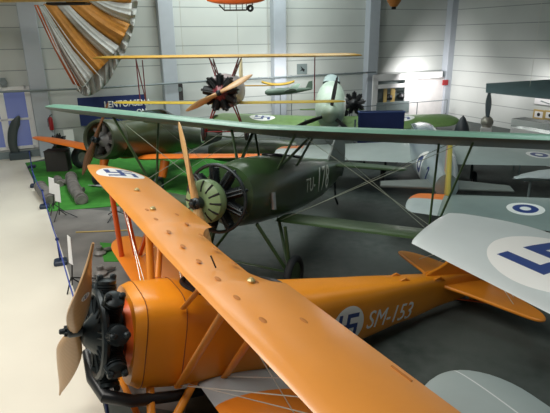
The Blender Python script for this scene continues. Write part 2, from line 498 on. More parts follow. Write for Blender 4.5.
tag(MB().add(slab(g1, 0.001, .018).v, slab(g1, 0.001, .018).f, False).build('floor_mat', M['mat_green']), 'large bright green mat under the green trainer and the castings', 'mat')
g2 = [at_z(100, 243, 0), at_z(150, 247, 0), at_z(156, 262, 0), at_z(104, 262, 0)]
tag(slab(g2, .005, .018).build('floor_mat', M['mat_green']), 'small green mat on grey floor under the orange lower wing tip', 'mat')
wq = Matrix.Rotation(WA, 3, 'Z')
# back wall, split left and right of nothing: one long wall with columns, plus the right wall
struct('wall_back', MB().box(wall(4, -.15, 4.4), (34, .3, 9.2), wq), M['wall'])
struct('wall_right', MB().box(rwall(9, -.15, 4.4), (18, .3, 9.2), Matrix.Rotation(WA - PI / 2, 3, 'Z')), M['wall'])
struct('ceiling', MB().box((0, 12, 9.3), (60, 60, .2)), M['ceiling'])
for k in range(0, 5):
    mb = MB().box(wall(k * BAY, .2, 4.4), (.62, .42, 9.1), wq, .02)
    struct('trim_%d' % (k + 3), mb, M['column'])

# window in the bay at the left
wn = MB(); s0, s1, z0, z1 = -3.3, -.42, .42, 2.72
def wbox(mb, sa, sb, za, zb, n0, n1): return mb.box(wall((sa + sb) / 2, (n0 + n1) / 2, (za + zb) / 2), (abs(sb - sa), abs(n1 - n0), abs(zb - za)), wq, .008)
for (a, b_, c, d) in ((s0, s1, z0 - .06, z0 + .06), (s0, s1, z1 - .07, z1 + .07), (s0 - .07, s0 + .07, z0, z1), (s1 - .10, s1 + .10, z0 - .06, z1 + .07), (-1.50, -1.26, z0, z1), (-2.5, -2.4, z0, z1), (s0, s1, 1.50, 1.58)):
    wbox(wn, a, b_, c, d, .0, .09)
win = struct('window_1', wn, M['white'])
mt, nt, b = newmat('bluish daylight pane'); b.inputs['Base Color'].default_value = (.10, .13, .32, 1); b.inputs['Roughness'].default_value = .15
b.inputs['Emission Color'].default_value = (.22, .27, .55, 1); b.inputs['Emission Strength'].default_value = .2
pn = MB(); wbox(pn, s0, s1, z0, z1, .0, .03); p = pn.build('window_pane', mt, win)
bb = MB(); wbox(bb, -8, 1.0, 0, .28, 0, .05); struct('baseboard_back', bb, paint('grey skirting', (.2, .25, .26), .6))

# pipe along the wall
pts = [on_wall(-40, 93.5, .55), on_wall(100, 88, .55), on_wall(200, 81.5, .55), on_wall(300, 76, .55), on_wall(376, 72, .55)]
mb = MB().tube(pts, .04, 8)
for k in range(24):
    p = pts[0].lerp(pts[-1], k / 23); a = k / 23
    i = min(3, int(a * 4)); q = pts[i].lerp(pts[i + 1], a * 4 - i)
    mb.tube([q, q - EN * .56], .014, 6)
tag(mb.build('wall_pipe', M['pipe']), 'long grey pipe running along the back wall below the parachute', 'pipe')

# ================================================================== ORANGE BIPLANE
def xyz(v): return Vector(v)
def build_orange():
    root, L = frame((-2.24, 4.75, 1.516), R(209.8), R(10.3), 'biplane', 'large orange biplane with SM-153 lettering and exposed black engine cylinders')
    topmat = paint('orange wing dope', (0.75, 0.295, 0.05), 0.36, var=.06, coat=.5, scale=2,
        emblems=[('star', (-1.5, -4.05, 0), (0, -1, 0), (1, 0, 0), .43, ((0, 0, 1), .7)), ('star', (-1.5, 4.05, 0), (0, -1, 0), (1, 0, 0), .43, ((0, 0, 1), .7))])
    dih = math.tan(R(.5))
    zf = lambda y: .80 + abs(y) * dih
    def te(y):
        a = -2.02; u = abs(y - 0.0)
        if u < 1.0:
            a += .28 * math.sqrt(min(1, (1.0 - u) / .35))
        return a
    # one wing, both halves joined at the centre
    Lh = wing_mb(0, 5.0, lambda y: -1.0, te, zf, .10, .03, 70, 1.1, lef=.12)
    Rh = wing_mb(0, -5.0, lambda y: -1.0, te, zf, .10, .03, 70, 1.1, lef=.12)
    up = MB(); up.add(Lh.v, Lh.f); up.add(Rh.v, Rh.f)
    uw = up.build('upper_wing', topmat, root, L)
    # brown padded patches and caps on the upper wing
    def wz(x, y):
        t = (-1.0 - x) / 1.02; t = min(max(t, .02), 1)
        th = .10 * (1.48 * math.sqrt(t) - .63 * t - 1.76 * t * t + 1.42 * t ** 3 - .51 * t ** 4)
        return zf(y) + 1.02 * (.03 * 4 * t * (1 - t) + th)
    for (px, py) in ((147, 209), (156, 218), (177, 213), (169, 230), (201, 233), (183, 244), (216, 246), (199, 259), (218, 277), (234, 261), (256, 279), (263, 319), (304, 319), (187, 222), (237, 296)):
        d = ray(px, py); Mi = (Matrix.Translation((-2.24, 4.75, 0)) @ Matrix.Rotation(R(209.8), 4, 'Z') @ L).inverted()
        o_ = Mi @ CO; q = Mi.to_3x3() @ d; t = (.9 - o_.z) / q.z; hit = o_ + q * t
        x, y = hit.x, hit.y
        if not (-1.97 < x < -1.06): x = min(max(x, -1.95), -1.08)
        mb = MB(); rings = []
        for (k, h) in ((1, .002), (.8, .006), (.4, .008), (.03, .008)):
            rings.append([Vector((x + .026 * k * math.cos(2 * PI * j / 16), y + .06 * k * math.sin(2 * PI * j / 16), wz(x + .026 * k * math.cos(2 * PI * j / 16), y) + h)) for j in range(16)])
        mb.loft(rings); mb.build('brown_patch', M['leather'], uw)
    for (x, y) in ((-1.35, -1.62), (-1.55, 1.05), (-1.42, -2.7)):
        MB().lathe([(.04, 0), (.045, .02), (.02, .045), (.0, .05)], (x, y, wz(x, y)), (0, 0, 1), 12).build('filler_cap', M['brass'], uw)
    MB().box((-1.93, 2.85, wz(-1.93, 2.85)+.004), (.02, .22, .012)).build('aileron_seam', M['leather'], uw)
    # lower wing
    lowmat = paint('orange lower wing dope', (0.80, 0.235, 0.02), .36, var=.08, coat=.3, bands=[((0, 1, 0), .3, .88, (.42, .46, .48))], lines=None)
    zl = lambda y: -.70 + abs(y) * math.tan(R(1.8))
    lw = MB()
    a = wing_mb(.38, 4.7, lambda y: -1.42, lambda y: -2.55 - 0, zl, .10, .03, 30, .8); lw.add(a.v, a.f)
    a = wing_mb(-.38, -4.7, lambda y: -1.42, lambda y: -2.55, zl, .10, .03, 30, .8); lw.add(a.v, a.f)
    lw.build('lower_wing', lowmat, root, L)
    # fuselage
    fm = paint('orange fuselage dope', (0.80, 0.28, 0.012), .38, var=.07, coat=.3, scale=2,
        emblems=[('star', (-3.62, 0, -.25), (-1, 0, 0), (0, 0, 1), .31, ((0, 1, 0), 0.02)), ('star', (-3.62, 0, -.25), (1, 0, 0), (0, 0, 1), .28, ((0, -1, 0), 0.02))])
    fu = Fuse([(-.60, -.12, .45, .51, 3.4), (-.70, -.13, .47, .55, 3.8), (-1.15, -.155, .48, .585, 3.8), (-2.2, -.22, .46, .55, 3.8), (-3.0, -.215, .42, .495, 3.8), (-4.0, -.175, .33, .435, 4), (-5.0, -.10, .22, .34, 4.5), (-6.0, -.03, .10, .26, 4), (-6.75, 0.0, .03, .2, 3)])
    fu.mb(.1).build('fuselage', fm, root, L)
    # panel seam rings on the nose
    for xs in (-.72, -1.16):
        rg = fu.ring(xs, 40); rg = [Vector((p.x, p.y * 1.004, fu.sec(xs)[0] + (p.z - fu.sec(xs)[0]) * 1.004)) for p in rg]
        MB().tube(rg + [rg[0]], .005, 5, cap=False).build('cowl_seam', paint('brown seam', (.2, .05, .01)), root, L)
    surf = lambda p: Vector((p.x, fu.side(p.x, p.z), p.z))
    text_obj('registration_marking', 'SM-153', .40, M['white'], root, L, (-4.50, .4, -.23), (-1, 0, 0), (0, 0, 1), (0, 1, 0), surf, .18, .0, .84)
    surfr = lambda p: Vector((p.x, -fu.side(p.x, p.z), p.z))
    text_obj('registration_marking', 'SM-153', .40, M['white'], root, L, (-4.50, -.4, -.23), (1, 0, 0), (0, 0, 1), (0, -1, 0), surfr, .18, .0, .84)
    cockpit(fu, root, L, -2.34, .33, .30, .16); cockpit(fu, root, L, -1.55, .3, .28, False)
    # tail
    stab = smooth_pts([(-5.75, .06), (-5.95, .55), (-6.12, 1.1), (-6.25, 1.45), (-6.42, 1.5), (-6.62, 1.3), (-6.78, .8), (-6.85, .3), (-6.80, .04)], 4, False)
    for sg in (1, -1):
        ol = [(p[0], p[1] * sg) for p in [(v.x, v.y) for v in [Vector((q[0], q[1], 0)) for q in stab]]]
        mb = MB().plate([(a_, b_, .06) for a_, b_ in ol], .05, 'z'); mb.build('tailplane', M['orange'], root, L)
    fin = smooth_pts([(-5.45, .2), (-5.8, .42), (-6.2, .72), (-6.6, .88), (-6.95, .78), (-7.1, .4), (-7.12, 0.0), (-6.95, -.3), (-6.7, -.3), (-6.6, -.1)], 4)
    MB().plate([(p.x, p.y) for p in fin], .05, 'y').build('fin_and_rudder', M['orange'], root, L)
    for sg in (1, -1):
        struts(root, L, [((-6.3, .02 * sg, -.25), (-6.3, .9 * sg, .04))], .012, M['orange_red'], 'tail_strut')
        wires(root, L, [((-6.4, .02 * sg, .75), (-6.35, 1.0 * sg, .1)), ((-6.55, .02 * sg, .75), (-6.65, .8 * sg, .1))], .006)
        MB().tube([(-5.5, .12 * sg, fu.top(-5.5, .1) - .02), (-5.62, .12 * sg, fu.top(-5.6, .1) + .03), (-5.75, .12 * sg, fu.top(-5.7, .1) - .02)], .02, 8).build('fairlead', M['orange'], root, L)
        MB().tube([(-4.75, .1 * sg, fu.top(-4.75, .1) - .01), (-4.85, .1 * sg, fu.top(-4.85, .1) + .03), (-4.95, .1 * sg, fu.top(-4.95, .1) - .01)], .018, 8).build('fairlead', M['orange'], root, L)
    MB().tube([(-6.2, 0, -.22), (-6.45, 0, -.30), (-6.7, 0, -.33)], [.03, .03, .02], 8).build('tail_skid', M['engine'], root, L)
    # struts
    S = []
    for sg in (1, -1):
        S += [((-1.14, .46 * sg, -.62), (-1.2, 1.3 * sg, .80)), ((-1.72, .46 * sg, -.62), (-1.75, 1.3 * sg, .80))]
    struts(root, L, S, .028, M['orange'], 'cabane_strut')
    struts(root, L, [((-1.1, .44 * sg, .35), (-1.2, .75 * sg, .80)) for sg in (1, -1)], .02, M['orange'], 'cabane_brace')
    S = []
    for sg in (1, -1):
        S += [((-1.25, 2.95 * sg, .82), (-1.75, 3.5 * sg, -.55)), ((-1.88, 2.9 * sg, .82), (-1.80, 3.5 * sg, -.55)), ((-1.15, 3.3*sg, .82), (-1.5, 3.55*sg, -.56))]
    struts(root, L, S, .024, M['orange_red'], 'interplane_strut')
    Wp = []
    for sg in (1, -1):
        Wp += [((-1.14, .47 * sg, -.6), (-1.25, 2.9 * sg, .8)), ((-1.72, .47 * sg, -.6), (-1.88, 2.85 * sg, .8)), ((-1.2, 1.3 * sg, .78), (-1.75, 3.45 * sg, -.55)), ((-1.75, 1.3 * sg, .78), (-1.8, 3.45 * sg, -.55)), ((-1.25, .47 * sg, -.6), (-1.25, 3.2 * sg, .8))]
    wires(root, L, Wp, .005)
    # engine
    Le = L @ Matrix.Translation((0, 0, -.07))
    radial(root, Le, -.40, 9, .26, .60, .115, M['engine'], off=R(14), ex=(.10, .46), exr=.045)
    mb = MB().lathe([(.40, 0), (.36, .06), (.1, .07)], (-.6, 0, -.1), (1, 0, 0), 24); mb.build('firewall', M['orange_red'], root, L)
    # exhaust pipe under the nose
    mb = MB().tube([(-.28, -.3, -.46), (-.28, .05, -.60), (-.34, .42, -.60), (-.6, .5, -.66), (-1.1, .40, -.78), (-1.7, .3, -.86)], [.06, .07, .075, .07, .065, .06], 12); mb.build('exhaust_pipe', M['black'], root, L)
    pr = propeller(root, L, 1.38, R(62), M['wood'], -.06, .135, boss=.075, point=True)
    bm_ = paint('blade badge', (.85, .85, .83), .4, emblems=[('star', (0, 0, 0), (1, 0, 0), (0, 1, 0), .98 * .055, None)])
    aa = R(62); d = Vector((0, math.cos(aa), math.sin(aa))); s_ = Vector((0, -math.sin(aa), math.cos(aa)))
    tq = .45; tw_a = R(62) * (1 - tq) + R(14); a_ = s_ * math.cos(tw_a) - Vector((1, 0, 0)) * math.sin(tw_a); b__ = s_ * math.sin(tw_a) + Vector((1, 0, 0)) * math.cos(tw_a)
    cpos = Vector((-.06, 0, 0)) + d * .62
    Mw = (Matrix.Translation((-2.24, 4.75, 0)) @ Matrix.Rotation(R(209.8), 4, 'Z') @ L).inverted() @ CO - cpos
    if Mw.dot(b__) < 0: b__ = -b__; a_ = -a_
    cpos = cpos + b__ * .046
    X_ = b__.cross(d).normalized() ; BM = Matrix(((X_.x, d.x, b__.x, cpos.x), (X_.y, d.y, b__.y, cpos.y), (X_.z, d.z, b__.z, cpos.z), (0, 0, 0, 1)))
    MB().lathe([(.0, -.004), (.055, -.004), (.055, .002), (.0, .003)], (0, 0, 0), (0, 0, 1), 20, False).build('blade_badge', bm_, pr, BM)
    h = Matrix.Identity(4)
    # small badges on the blade
    for (rr_,) in ((.62,),):
        d = Vector((0, math.cos(R(62)), math.sin(R(62))))
    # undercarriage
    for sg in (1, -1):
        wheel(root, L, (-.75, .95 * sg, -1.07), .33, .13, M['orange'])
    struts(root, L, [((-.85, .3 * sg, -.55), (-.75, .88 * sg, -1.05)) for sg in (1, -1)] + [((-1.45, .3 * sg, -.62), (-.8, .88 * sg, -1.05)) for sg in (1, -1)], .025, M['orange'], 'undercarriage_leg')
    struts(root, L, [((-.77, -.85, -1.06), (-.77, .85, -1.06))], .022, M['orange'], 'axle')
    # step and pitot
    pass
    MB().tube([(-1.35, .62, .88), (-1.30, .56, 1.0)], .01, 6).build('gauge_tube', M['dark'], root, L)
    return root
build_orange()

# ================================================================== GREEN BIPLANE
def build_green():
    root, L = frame((-1.223, 7.484, 2.043), R(243.66), R(8.6), 'biplane', 'green biplane numbered TU-178 with pale slotted engine dome, behind the orange biplane')
    zu = lambda y: 1.13 + abs(y) * math.tan(R(1.63))
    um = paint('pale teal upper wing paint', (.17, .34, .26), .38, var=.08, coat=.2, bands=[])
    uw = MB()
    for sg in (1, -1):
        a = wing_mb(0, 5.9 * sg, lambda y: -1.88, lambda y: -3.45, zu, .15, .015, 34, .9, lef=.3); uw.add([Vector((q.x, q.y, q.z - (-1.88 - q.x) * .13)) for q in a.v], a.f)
    # downward-facing faces of the wing take a separate, darker grey
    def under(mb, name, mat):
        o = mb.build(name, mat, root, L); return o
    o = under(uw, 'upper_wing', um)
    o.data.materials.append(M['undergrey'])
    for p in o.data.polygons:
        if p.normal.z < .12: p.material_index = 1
    zl = lambda y: -.60 + abs(y) * math.tan(R(1.5))
    for sg in (1, -1):
        wing_mb(.4 * sg, 4.3 * sg, lambda y: -2.07, lambda y: -3.02, zl, .08, .03, 26, .8).build('lower_wing', M['green2'], root, L)
    fu = Fuse([(-.95, 0, .50, .52, 2), (-1.2, 0, .54, .58, 2), (-1.7, 0, .55, .62, 2.2), (-2.6, -.01, .52, .62, 2.8), (-3.6, -.04, .46, .56, 3.4), (-4.8, -.06, .36, .46, 4), (-6.0, -.04, .2, .32, 3.5), (-7.0, .02, .05, .2, 3)])
    fm = paint('green camouflage fuselage', (.042, .09, .03), .3, var=.2, coat=.4, col2=(.055, .085, .045), camo=.8)
    fu.mb(.12).build('fuselage', fm, root, L)
    surf = lambda p: Vector((p.x, fu.side(p.x, p.z), p.z))
    surfr = lambda p: Vector((p.x, -fu.side(p.x, p.z), p.z))
    pw = paint('off white lettering', (.6, .62, .55), .6)
    text_obj('registration_marking', 'TU-', .42, pw, root, L, (-3.62, .4, -.06), (-1, 0, 0), (0, 0, 1), (0, 1, 0), surf, 0, .004, .95)
    text_obj('registration_marking', '178', .80, pw, root, L, (-4.60, .4, -.04), (-1, 0, 0), (0, 0, 1), (0, 1, 0), surf, 0, .006, .85)
    text_obj('registration_marking', 'TU-178', .6, pw, root, L, (-4.3, -.4, -.06), (1, 0, 0), (0, 0, 1), (0, -1, 0), surfr, 0, .004, .8)
    cockpit(fu, root, L, -3.55, .30, .22, False); cockpit(fu, root, L, -2.7, .28, .22, 0)
    # engine, dome, ring
    radial(root, L, -.62, 9, .24, .52, .095, M['engine'], off=R(10), ex=(.05, .56), exr=.03)
    dome = MB().lathe([(.32, -.26), (.35, -.22), (.355, -.15), (.33, -.07), (.24, -.01), (.14, .01), (.06, .01)], (-.12, 0, 0), (1, 0, 0), 36)
    do = dome.build('engine_dome', M['dome'], root, L)
    for k in range(12):
        q = 2 * PI * k / 12; s_ = Vector((0, math.cos(q), math.sin(q)))
        MB().tube([Vector((-.125, 0, 0)) + s_ * .17, Vector((-.145, 0, 0)) + s_ * .25, Vector((-.20, 0, 0)) + s_ * .335], .019, 8).build('slot', M['dark'], do)
    propeller(root, L, 1.28, R(106), M['wood_pale'], .0, .10)
    # tail
    st = smooth_pts([(-6.0, .1), (-6.15, .8), (-6.35, 1.6), (-6.6, 1.85), (-6.95, 1.7), (-7.1, .9), (-7.05, .06)], 4, False)
    for sg in (1, -1): MB().plate([(p[0], p[1] * sg, .16) for p in st], .06, 'z').build('tailplane', M['green'], root, L)
    fn = smooth_pts([(-5.9, .2), (-6.1, .55), (-6.3, .82), (-6.65, .95), (-7.0, .85), (-7.2, .4), (-7.15, -.15), (-6.9, -.2)], 4)
    MB().plate([(p.x, p.y) for p in fn], .06, 'y').build('fin_and_rudder', M['undergrey'], root, L)
    MB().tube([(-6.5, 0, -.2), (-6.7, 0, -.8), (-6.95, 0, -1.0)], .03, 8).build('tail_skid', M['engine'], root, L)
    S = []
    for sg in (1, -1):
        S += [((-2.15, .7 * sg, 1.13), (-2.0, .42 * sg, .40)), ((-3.1, .7 * sg, 1.1), (-2.9, .42 * sg, .42)), ((-3.1, .68 * sg, 1.1), (-2.05, .42 * sg, .42))]
    struts(root, L, S, .022, M['green'], 'cabane_strut')
    S = []
    for sg in (1, -1):
        S += [((-2.15, 3.75 * sg, 1.22), (-2.95, 3.2 * sg, -.50)), ((-2.95, 3.1 * sg, 1.2), (-2.9, 3.1 * sg, -.50))]
    struts(root, L, S, .020, M['green2'], 'interplane_strut')
    Wp = []
    for sg in (1, -1):
        Wp += [((-2.15, .7 * sg, 1.12), (-2.4, 3.5 * sg, -.5)), ((-2.1, .5 * sg, -.55), (-2.15, 3.7 * sg, 1.2)), ((-3.1, .5 * sg, -.55), (-3.1, 3.5 * sg, 1.2)), ((-3.1, .7 * sg, 1.1), (-2.8, 3.1 * sg, -.5))]
    wires(root, L, Wp, .006, M['tuwire'])
    # undercarriage
    gz = -1.48
    for sg in (1, -1):
        wheel(root, L, (-1.75, .98 * sg, gz + .04), .36, .14)
        struts(root, L, [((-1.3, .4 * sg, -.5), (-1.72, .88 * sg, gz + .05)), ((-2.2, .4 * sg, -.55), (-1.78, .88 * sg, gz + .05)), ((-1.75, .75 * sg, -.58), (-1.75, .9 * sg, gz + .1))], .026, M['green2'], 'undercarriage_leg')
    struts(root, L, [((-1.76, -.85, gz + .05), (-1.76, .85, gz + .05))], .022, M['green2'], 'axle')
    # silver pipe and bolts on the nose side
    MB().tube([(-1.55, .56, .05), (-1.55, .60, -.25)], .05, 10).build('breather_pipe', M['steel'], root, L)
    return root
build_green()

# ================================================================== GREEN TRAINER
def build_trainer():
    root, L = frame((-5.05, 14.2, 1.8), R(247), R(10), 'trainer_aircraft', 'dark green trainer with orange wings and orange undercarriage legs on the green mat')
    fu = Fuse([(-.55, 0, .50, .50, 2), (-1.0, 0, .52, .54, 2), (-2.0, .03, .5, .6, 2.2), (-3.2, .05, .45, .62, 2.2), (-4.5, .02, .33, .48, 2.2), (-6.0, 0, .17, .3, 2.2), (-7.3, .05, .04, .15, 2)])
    tm = paint('dark olive fuselage', (.035, .048, .02), .3, var=.2, coat=.4, emblems=[('ring', (-5.6, 0, .05), (-1, 0, 0), (0, 0, 1), .22, None)])
    fu.mb(.15).build('fuselage', tm, root, L)
    # cowling ring
    cw = MB().lathe([(.46, -.0), (.50, .06), (.555, .05), (.58, -.05), (.59, -.5), (.56, -.55), (.52, -.5), (.50, -.05), (.46, 0)], (-.18, 0, 0), (1, 0, 0), 40, cap=False)
    cw.build('cowling', paint('dark olive cowl', (.05, .06, .035), .3), root, L)
    radial(root, L, -.42, 7, .2, .44, .08, M['grey_metal'], off=0, crank=paint('pale grey crankcase', (.3, .3, .3), .4, .4))
    propeller(root, L, 1.15, R(66), M['wood_dark'], .0, .10)
    # give one blade its copper brown look with a copper sleeve
    wm = paint('orange edged wing', (.62, .14, .01), .4)
    zl = lambda y: -.62 + abs(y) * math.tan(R(5))
    for sg in (1, -1):
        wing_mb(.3 * sg, 4.6 * sg, lambda y: -1.45 - abs(y) * .05, lambda y: -3.3 + abs(y) * .12, zl, .12, .02, 22, .7).build('wing', wm, root, L)
        MB().tube([(-1.75, 1.15 * sg, -.6), (-1.62, 1.15 * sg, -1.1)], [.15, .12], 12).build('undercarriage_leg', wm, root, L)
        wheel(root, L, (-1.42, 1.15 * sg, -1.31), .26, .14, M['grey_metal'])
    fn = smooth_pts([(-6.0, .2), (-6.5, .75), (-6.9, .95), (-7.3, .8), (-7.45, .3), (-7.3, -.1)], 4)
    MB().plate([(p.x, p.y) for p in fn], .06, 'y').build('fin_and_rudder', tm, root, L)
    st = smooth_pts([(-6.3, .05), (-6.5, 1.0), (-6.7, 1.6), (-7.0, 1.6), (-7.2, .8), (-7.2, .05)], 4, False)
    for sg in (1, -1): MB().plate([(p[0], p[1] * sg, .1) for p in st], .06, 'z').build('tailplane', tm, root, L)
    MB().tube([(-7.0, 0, -.05), (-7.1, 0, -.57)], .03, 8).build('tail_skid', M['engine'], root, L)
    # framed canopy
    rings = []
    for (x, h, w_) in ((-1.9, .0, .3), (-2.3, .3, .3), (-3.2, .36, .3), (-3.9, .28, .26), (-4.5, .0, .15)):
        z = fu.top(x, 0) - .03
        rings.append([Vector((x, w_ * math.cos(PI * j / 12), z + h * math.sin(PI * j / 12))) for j in range(13)])
    MB().loft(rings, False, False).build('canopy', paint('dark canopy glass', (.03, .05, .05), .08), root, L)
build_trainer()

# ================================================================== YELLOW BIPLANE, hung on cables over the far end
def cables(root, L, tops, zc=9.19):
    Mi = root.matrix_basis.copy()
    for t in tops:
        rw = Matrix.Translation(root.location) @ Matrix.Rotation(root.rotation_euler.z, 4, 'Z') @ L
        a = rw @ Vector(t); b_ = Vector((a.x, a.y, zc)); inv = rw.inverted()
        MB().tube([t, inv @ b_], .006, 5).build('suspension_cable', M['wire'], root, L)
def build_yellow():
    c = at_t(239, 60, 18.0); hub = at_t(219, 93, 15.2)
    yaw = R(266)
    root, L = frame((hub.x, hub.y, hub.z), yaw, R(4), 'biplane', 'yellow biplane with bare black radial engine and maroon struts, hanging at the far wall')
    L = L @ Matrix.Scale(.925, 4)
    ym = paint('yellow wing dope', (.42, .24, .03), .45, var=.15); yl = paint('bright yellow wing dope', (.70, .50, .05), .45, var=.1)
    zu = lambda y: 1.16
    for sg in (1, -1):
        wing_mb(0, 4.72 * sg, lambda y: -1.0, lambda y: -2.3, zu, .11, .02, 20, .7).build('upper_wing', ym, root, L)
        wing_mb(.35 * sg, 4.2 * sg, lambda y: -1.25, lambda y: -2.3, lambda y: -.42 + abs(y) * .01, .10, .02, 20, .7).build('lower_wing', yl, root, L)
    fu = Fuse([(-.5, 0, .50, .50, 2), (-1.0, .02, .60, .60, 2), (-2.5, .02, .55, .56, 2.4), (-4.0, .02, .3, .36, 2.4), (-5.8, .05, .06, .2, 2.4)])
    fu.mb(.2).build('fuselage', paint('pinkish silver skin', (.5, .42, .43), .35, .3), root, L)
    radial(root, L, -.25, 9, .26, .58, .15, M['black'], crank=M['maroon'])
    propeller(root, L, 1.25, R(27), M['wood'], .05, .12)
    S = []
    for sg in (1, -1):
        S += [((-1.2, .5 * sg, 1.12), (-1.0, .25 * sg, .42)), ((-1.9, .5 * sg, 1.12), (-1.7, .25 * sg, .45)), ((-1.2, .5 * sg, 1.12), (-1.7, .25 * sg, .45)), ((-1.9, .5 * sg, 1.12), (-1.0, .25 * sg, .42))]
    struts(root, L, S, .018, M['maroon'], 'cabane_strut')
    S = []
    for sg in (1, -1): S += [((-1.3, 3.1 * sg, 1.12), (-1.45, 3.1 * sg, -.36)), ((-2.0, 3.1 * sg, 1.12), (-2.1, 3.1 * sg, -.36)), ((-1.3, 3.1 * sg, 1.12), (-2.1, 3.1 * sg, -.36))]
    struts(root, L, S, .018, M['maroon'], 'interplane_strut')
    for sg in (1, -1):
        wheel(root, L, (-1.0, .75 * sg, -1.35), .32, .12, M['red'])
        struts(root, L, [((-.8, .3 * sg, -.4), (-1.0, .68 * sg, -1.35)), ((-1.5, .3 * sg, -.42), (-1.0, .68 * sg, -1.35))], .024, M['red'], 'undercarriage_leg')
    struts(root, L, [((-1, -.7, -1.35), (-1, .7, -1.35))], .02, M['red'], 'axle')
    st = smooth_pts([(-5.0, .05), (-5.1, .8), (-5.3, 1.3), (-5.6, 1.3), (-5.8, .7), (-5.8, .05)], 4, False)
    for sg in (1, -1): MB().plate([(p[0], p[1] * sg, .12) for p in st], .05, 'z').build('tailplane', ym, root, L)
    fn = smooth_pts([(-5.0, .15), (-5.3, .9), (-5.6, 1.3), (-5.9, 1.2), (-6.05, .3), (-5.9, -.1)], 4)
    MB().plate([(p.x, p.y) for p in fn], .05, 'y').build('fin_and_rudder', paint('cream fin paint', (.6, .48, .25)), root, L)
    cables(root, L, [(-1.6, 1.5, 1.25), (-1.6, -1.5, 1.25), (-5.0, 0, .3)])
build_yellow()

# ================================================================== PALE GREEN FIGHTER seen nose on
def build_fighter():
    hub = at_t(330, 114, 18.0)
    root, L = frame((hub.x, hub.y, hub.z), R(263), R(9), 'fighter_aircraft', 'pale green fighter seen nose on with a black propeller blade pointing up')
    L = L @ Matrix.Diagonal((.85, 1, 1, 1))
    pm = paint('pale green skin', (.52, .64, .54), .35, var=.15, camo=1)
    fu = Fuse([(-.05, .0, .34, .34, 2), (-.3, .10, .50, .56, 2.2), (-.9, .28, .57, .80, 2.2), (-2.0, .36, .58, .92, 2.1), (-3.4, .42, .5, .95, 1.9), (-4.5, .28, .38, .55, 2), (-6.5, .2, .2, .3, 2), (-8.0, .2, .05, .15, 2)])
    fu.mb(.15).build('fuselage', pm, root, L)
    so = MB().lathe([(.34, 0), (.32, .15), (.24, .35), (.12, .5), (.02, .56)], (-.05, 0, 0), (1, 0, 0), 28).build('spinner', paint('pale spinner paint', (.35, .45, .35)), root, L)
    for k in range(3):
        prop_blade(1.32, R(80) + 2 * PI * k / 3, 1, .085, .3, .12).build('propeller_blade', M['black'], so)
    for sg in (1, -1):
        MB().lathe([(.001, .05), (.08, .04), (.10, -.03)], (-.38, .27 * sg, .5), (1, 0, 0), 14).build('gun_port', M['dark'], root, L)
    MB().torus((-.25, 0, .05), (1, 0, 0), .41, .03, 28, 6).build('cowl_lip', M['dark'], root, L)
    MB().lathe([(.10, .04), (.12, 0), (.12, -.5)], (-.9, .56, .05), (1, 0, 0), 14).build('air_intake', M['dark'], root, L)
    gm = paint('green upper wing paint', (.15, .26, .08), .4, var=.2, emblems=[('star', (-2.7, 2.75, 0), (0, -1, 0), (1, 0, 0), .52, ((0, 0, 1), -.9)), ('star', (-2.7, -2.75, 0), (0, -1, 0), (1, 0, 0), .52, ((0, 0, 1), -.9))])
    for sg in (1, -1):
        z = lambda y: -.72 + abs(y) * .07
        w = wing_mb(.4 * sg, 4.9 * sg, lambda y: -1.7, lambda y: -3.9 + abs(y) * .14, z, .13, .02, 22, .6)
        w.v = [Vector((v.x, v.y, v.z + ((-1.7 - v.x) * .30))) for v in w.v]
        w.build('wing', gm, root, L)
        wheel(root, L, (-1.6, .95 * sg, -1.33), .32, .16, M['grey_metal'])
        struts(root, L, [((-1.75, .95 * sg, -.2), (-1.6, .90 * sg, -1.25))], .04, M['pewter'], 'undercarriage_leg')
    fn = smooth_pts([(-7.0, .25), (-7.5, .9), (-8.0, 1.25), (-8.5, 1.1), (-8.6, .5), (-8.3, .1)], 4)
    MB().plate([(p.x, p.y) for p in fn], .08, 'y').build('fin_and_rudder', gm, root, L)
    st = smooth_pts([(-7.2, .05), (-7.4, 1.0), (-7.7, 1.5), (-8.1, 1.4), (-8.2, .05)], 4, False)
    for sg in (1, -1): MB().plate([(p[0], p[1] * sg, .3) for p in st], .06, 'z').build('tailplane', gm, root, L)
    bot = -hub.z / math.cos(R(9))
    MB().tube([(-7.6, 0, .15), (-7.8, 0, -.7)], .05, 8).build('tail_wheel_leg', M['pewter'], root, L)
    MB().loft([[Vector((x, .34 * math.cos(PI * j / 12), fu.top(x) - .05 + h * math.sin(PI * j / 12))) for j in range(13)] for (x, h) in ((-2.2, .05), (-2.6, .3), (-3.6, .3), (-4.2, .05))], False, False).build('canopy', paint('pale canopy', (.4, .5, .5), .1), root, L)
build_fighter()

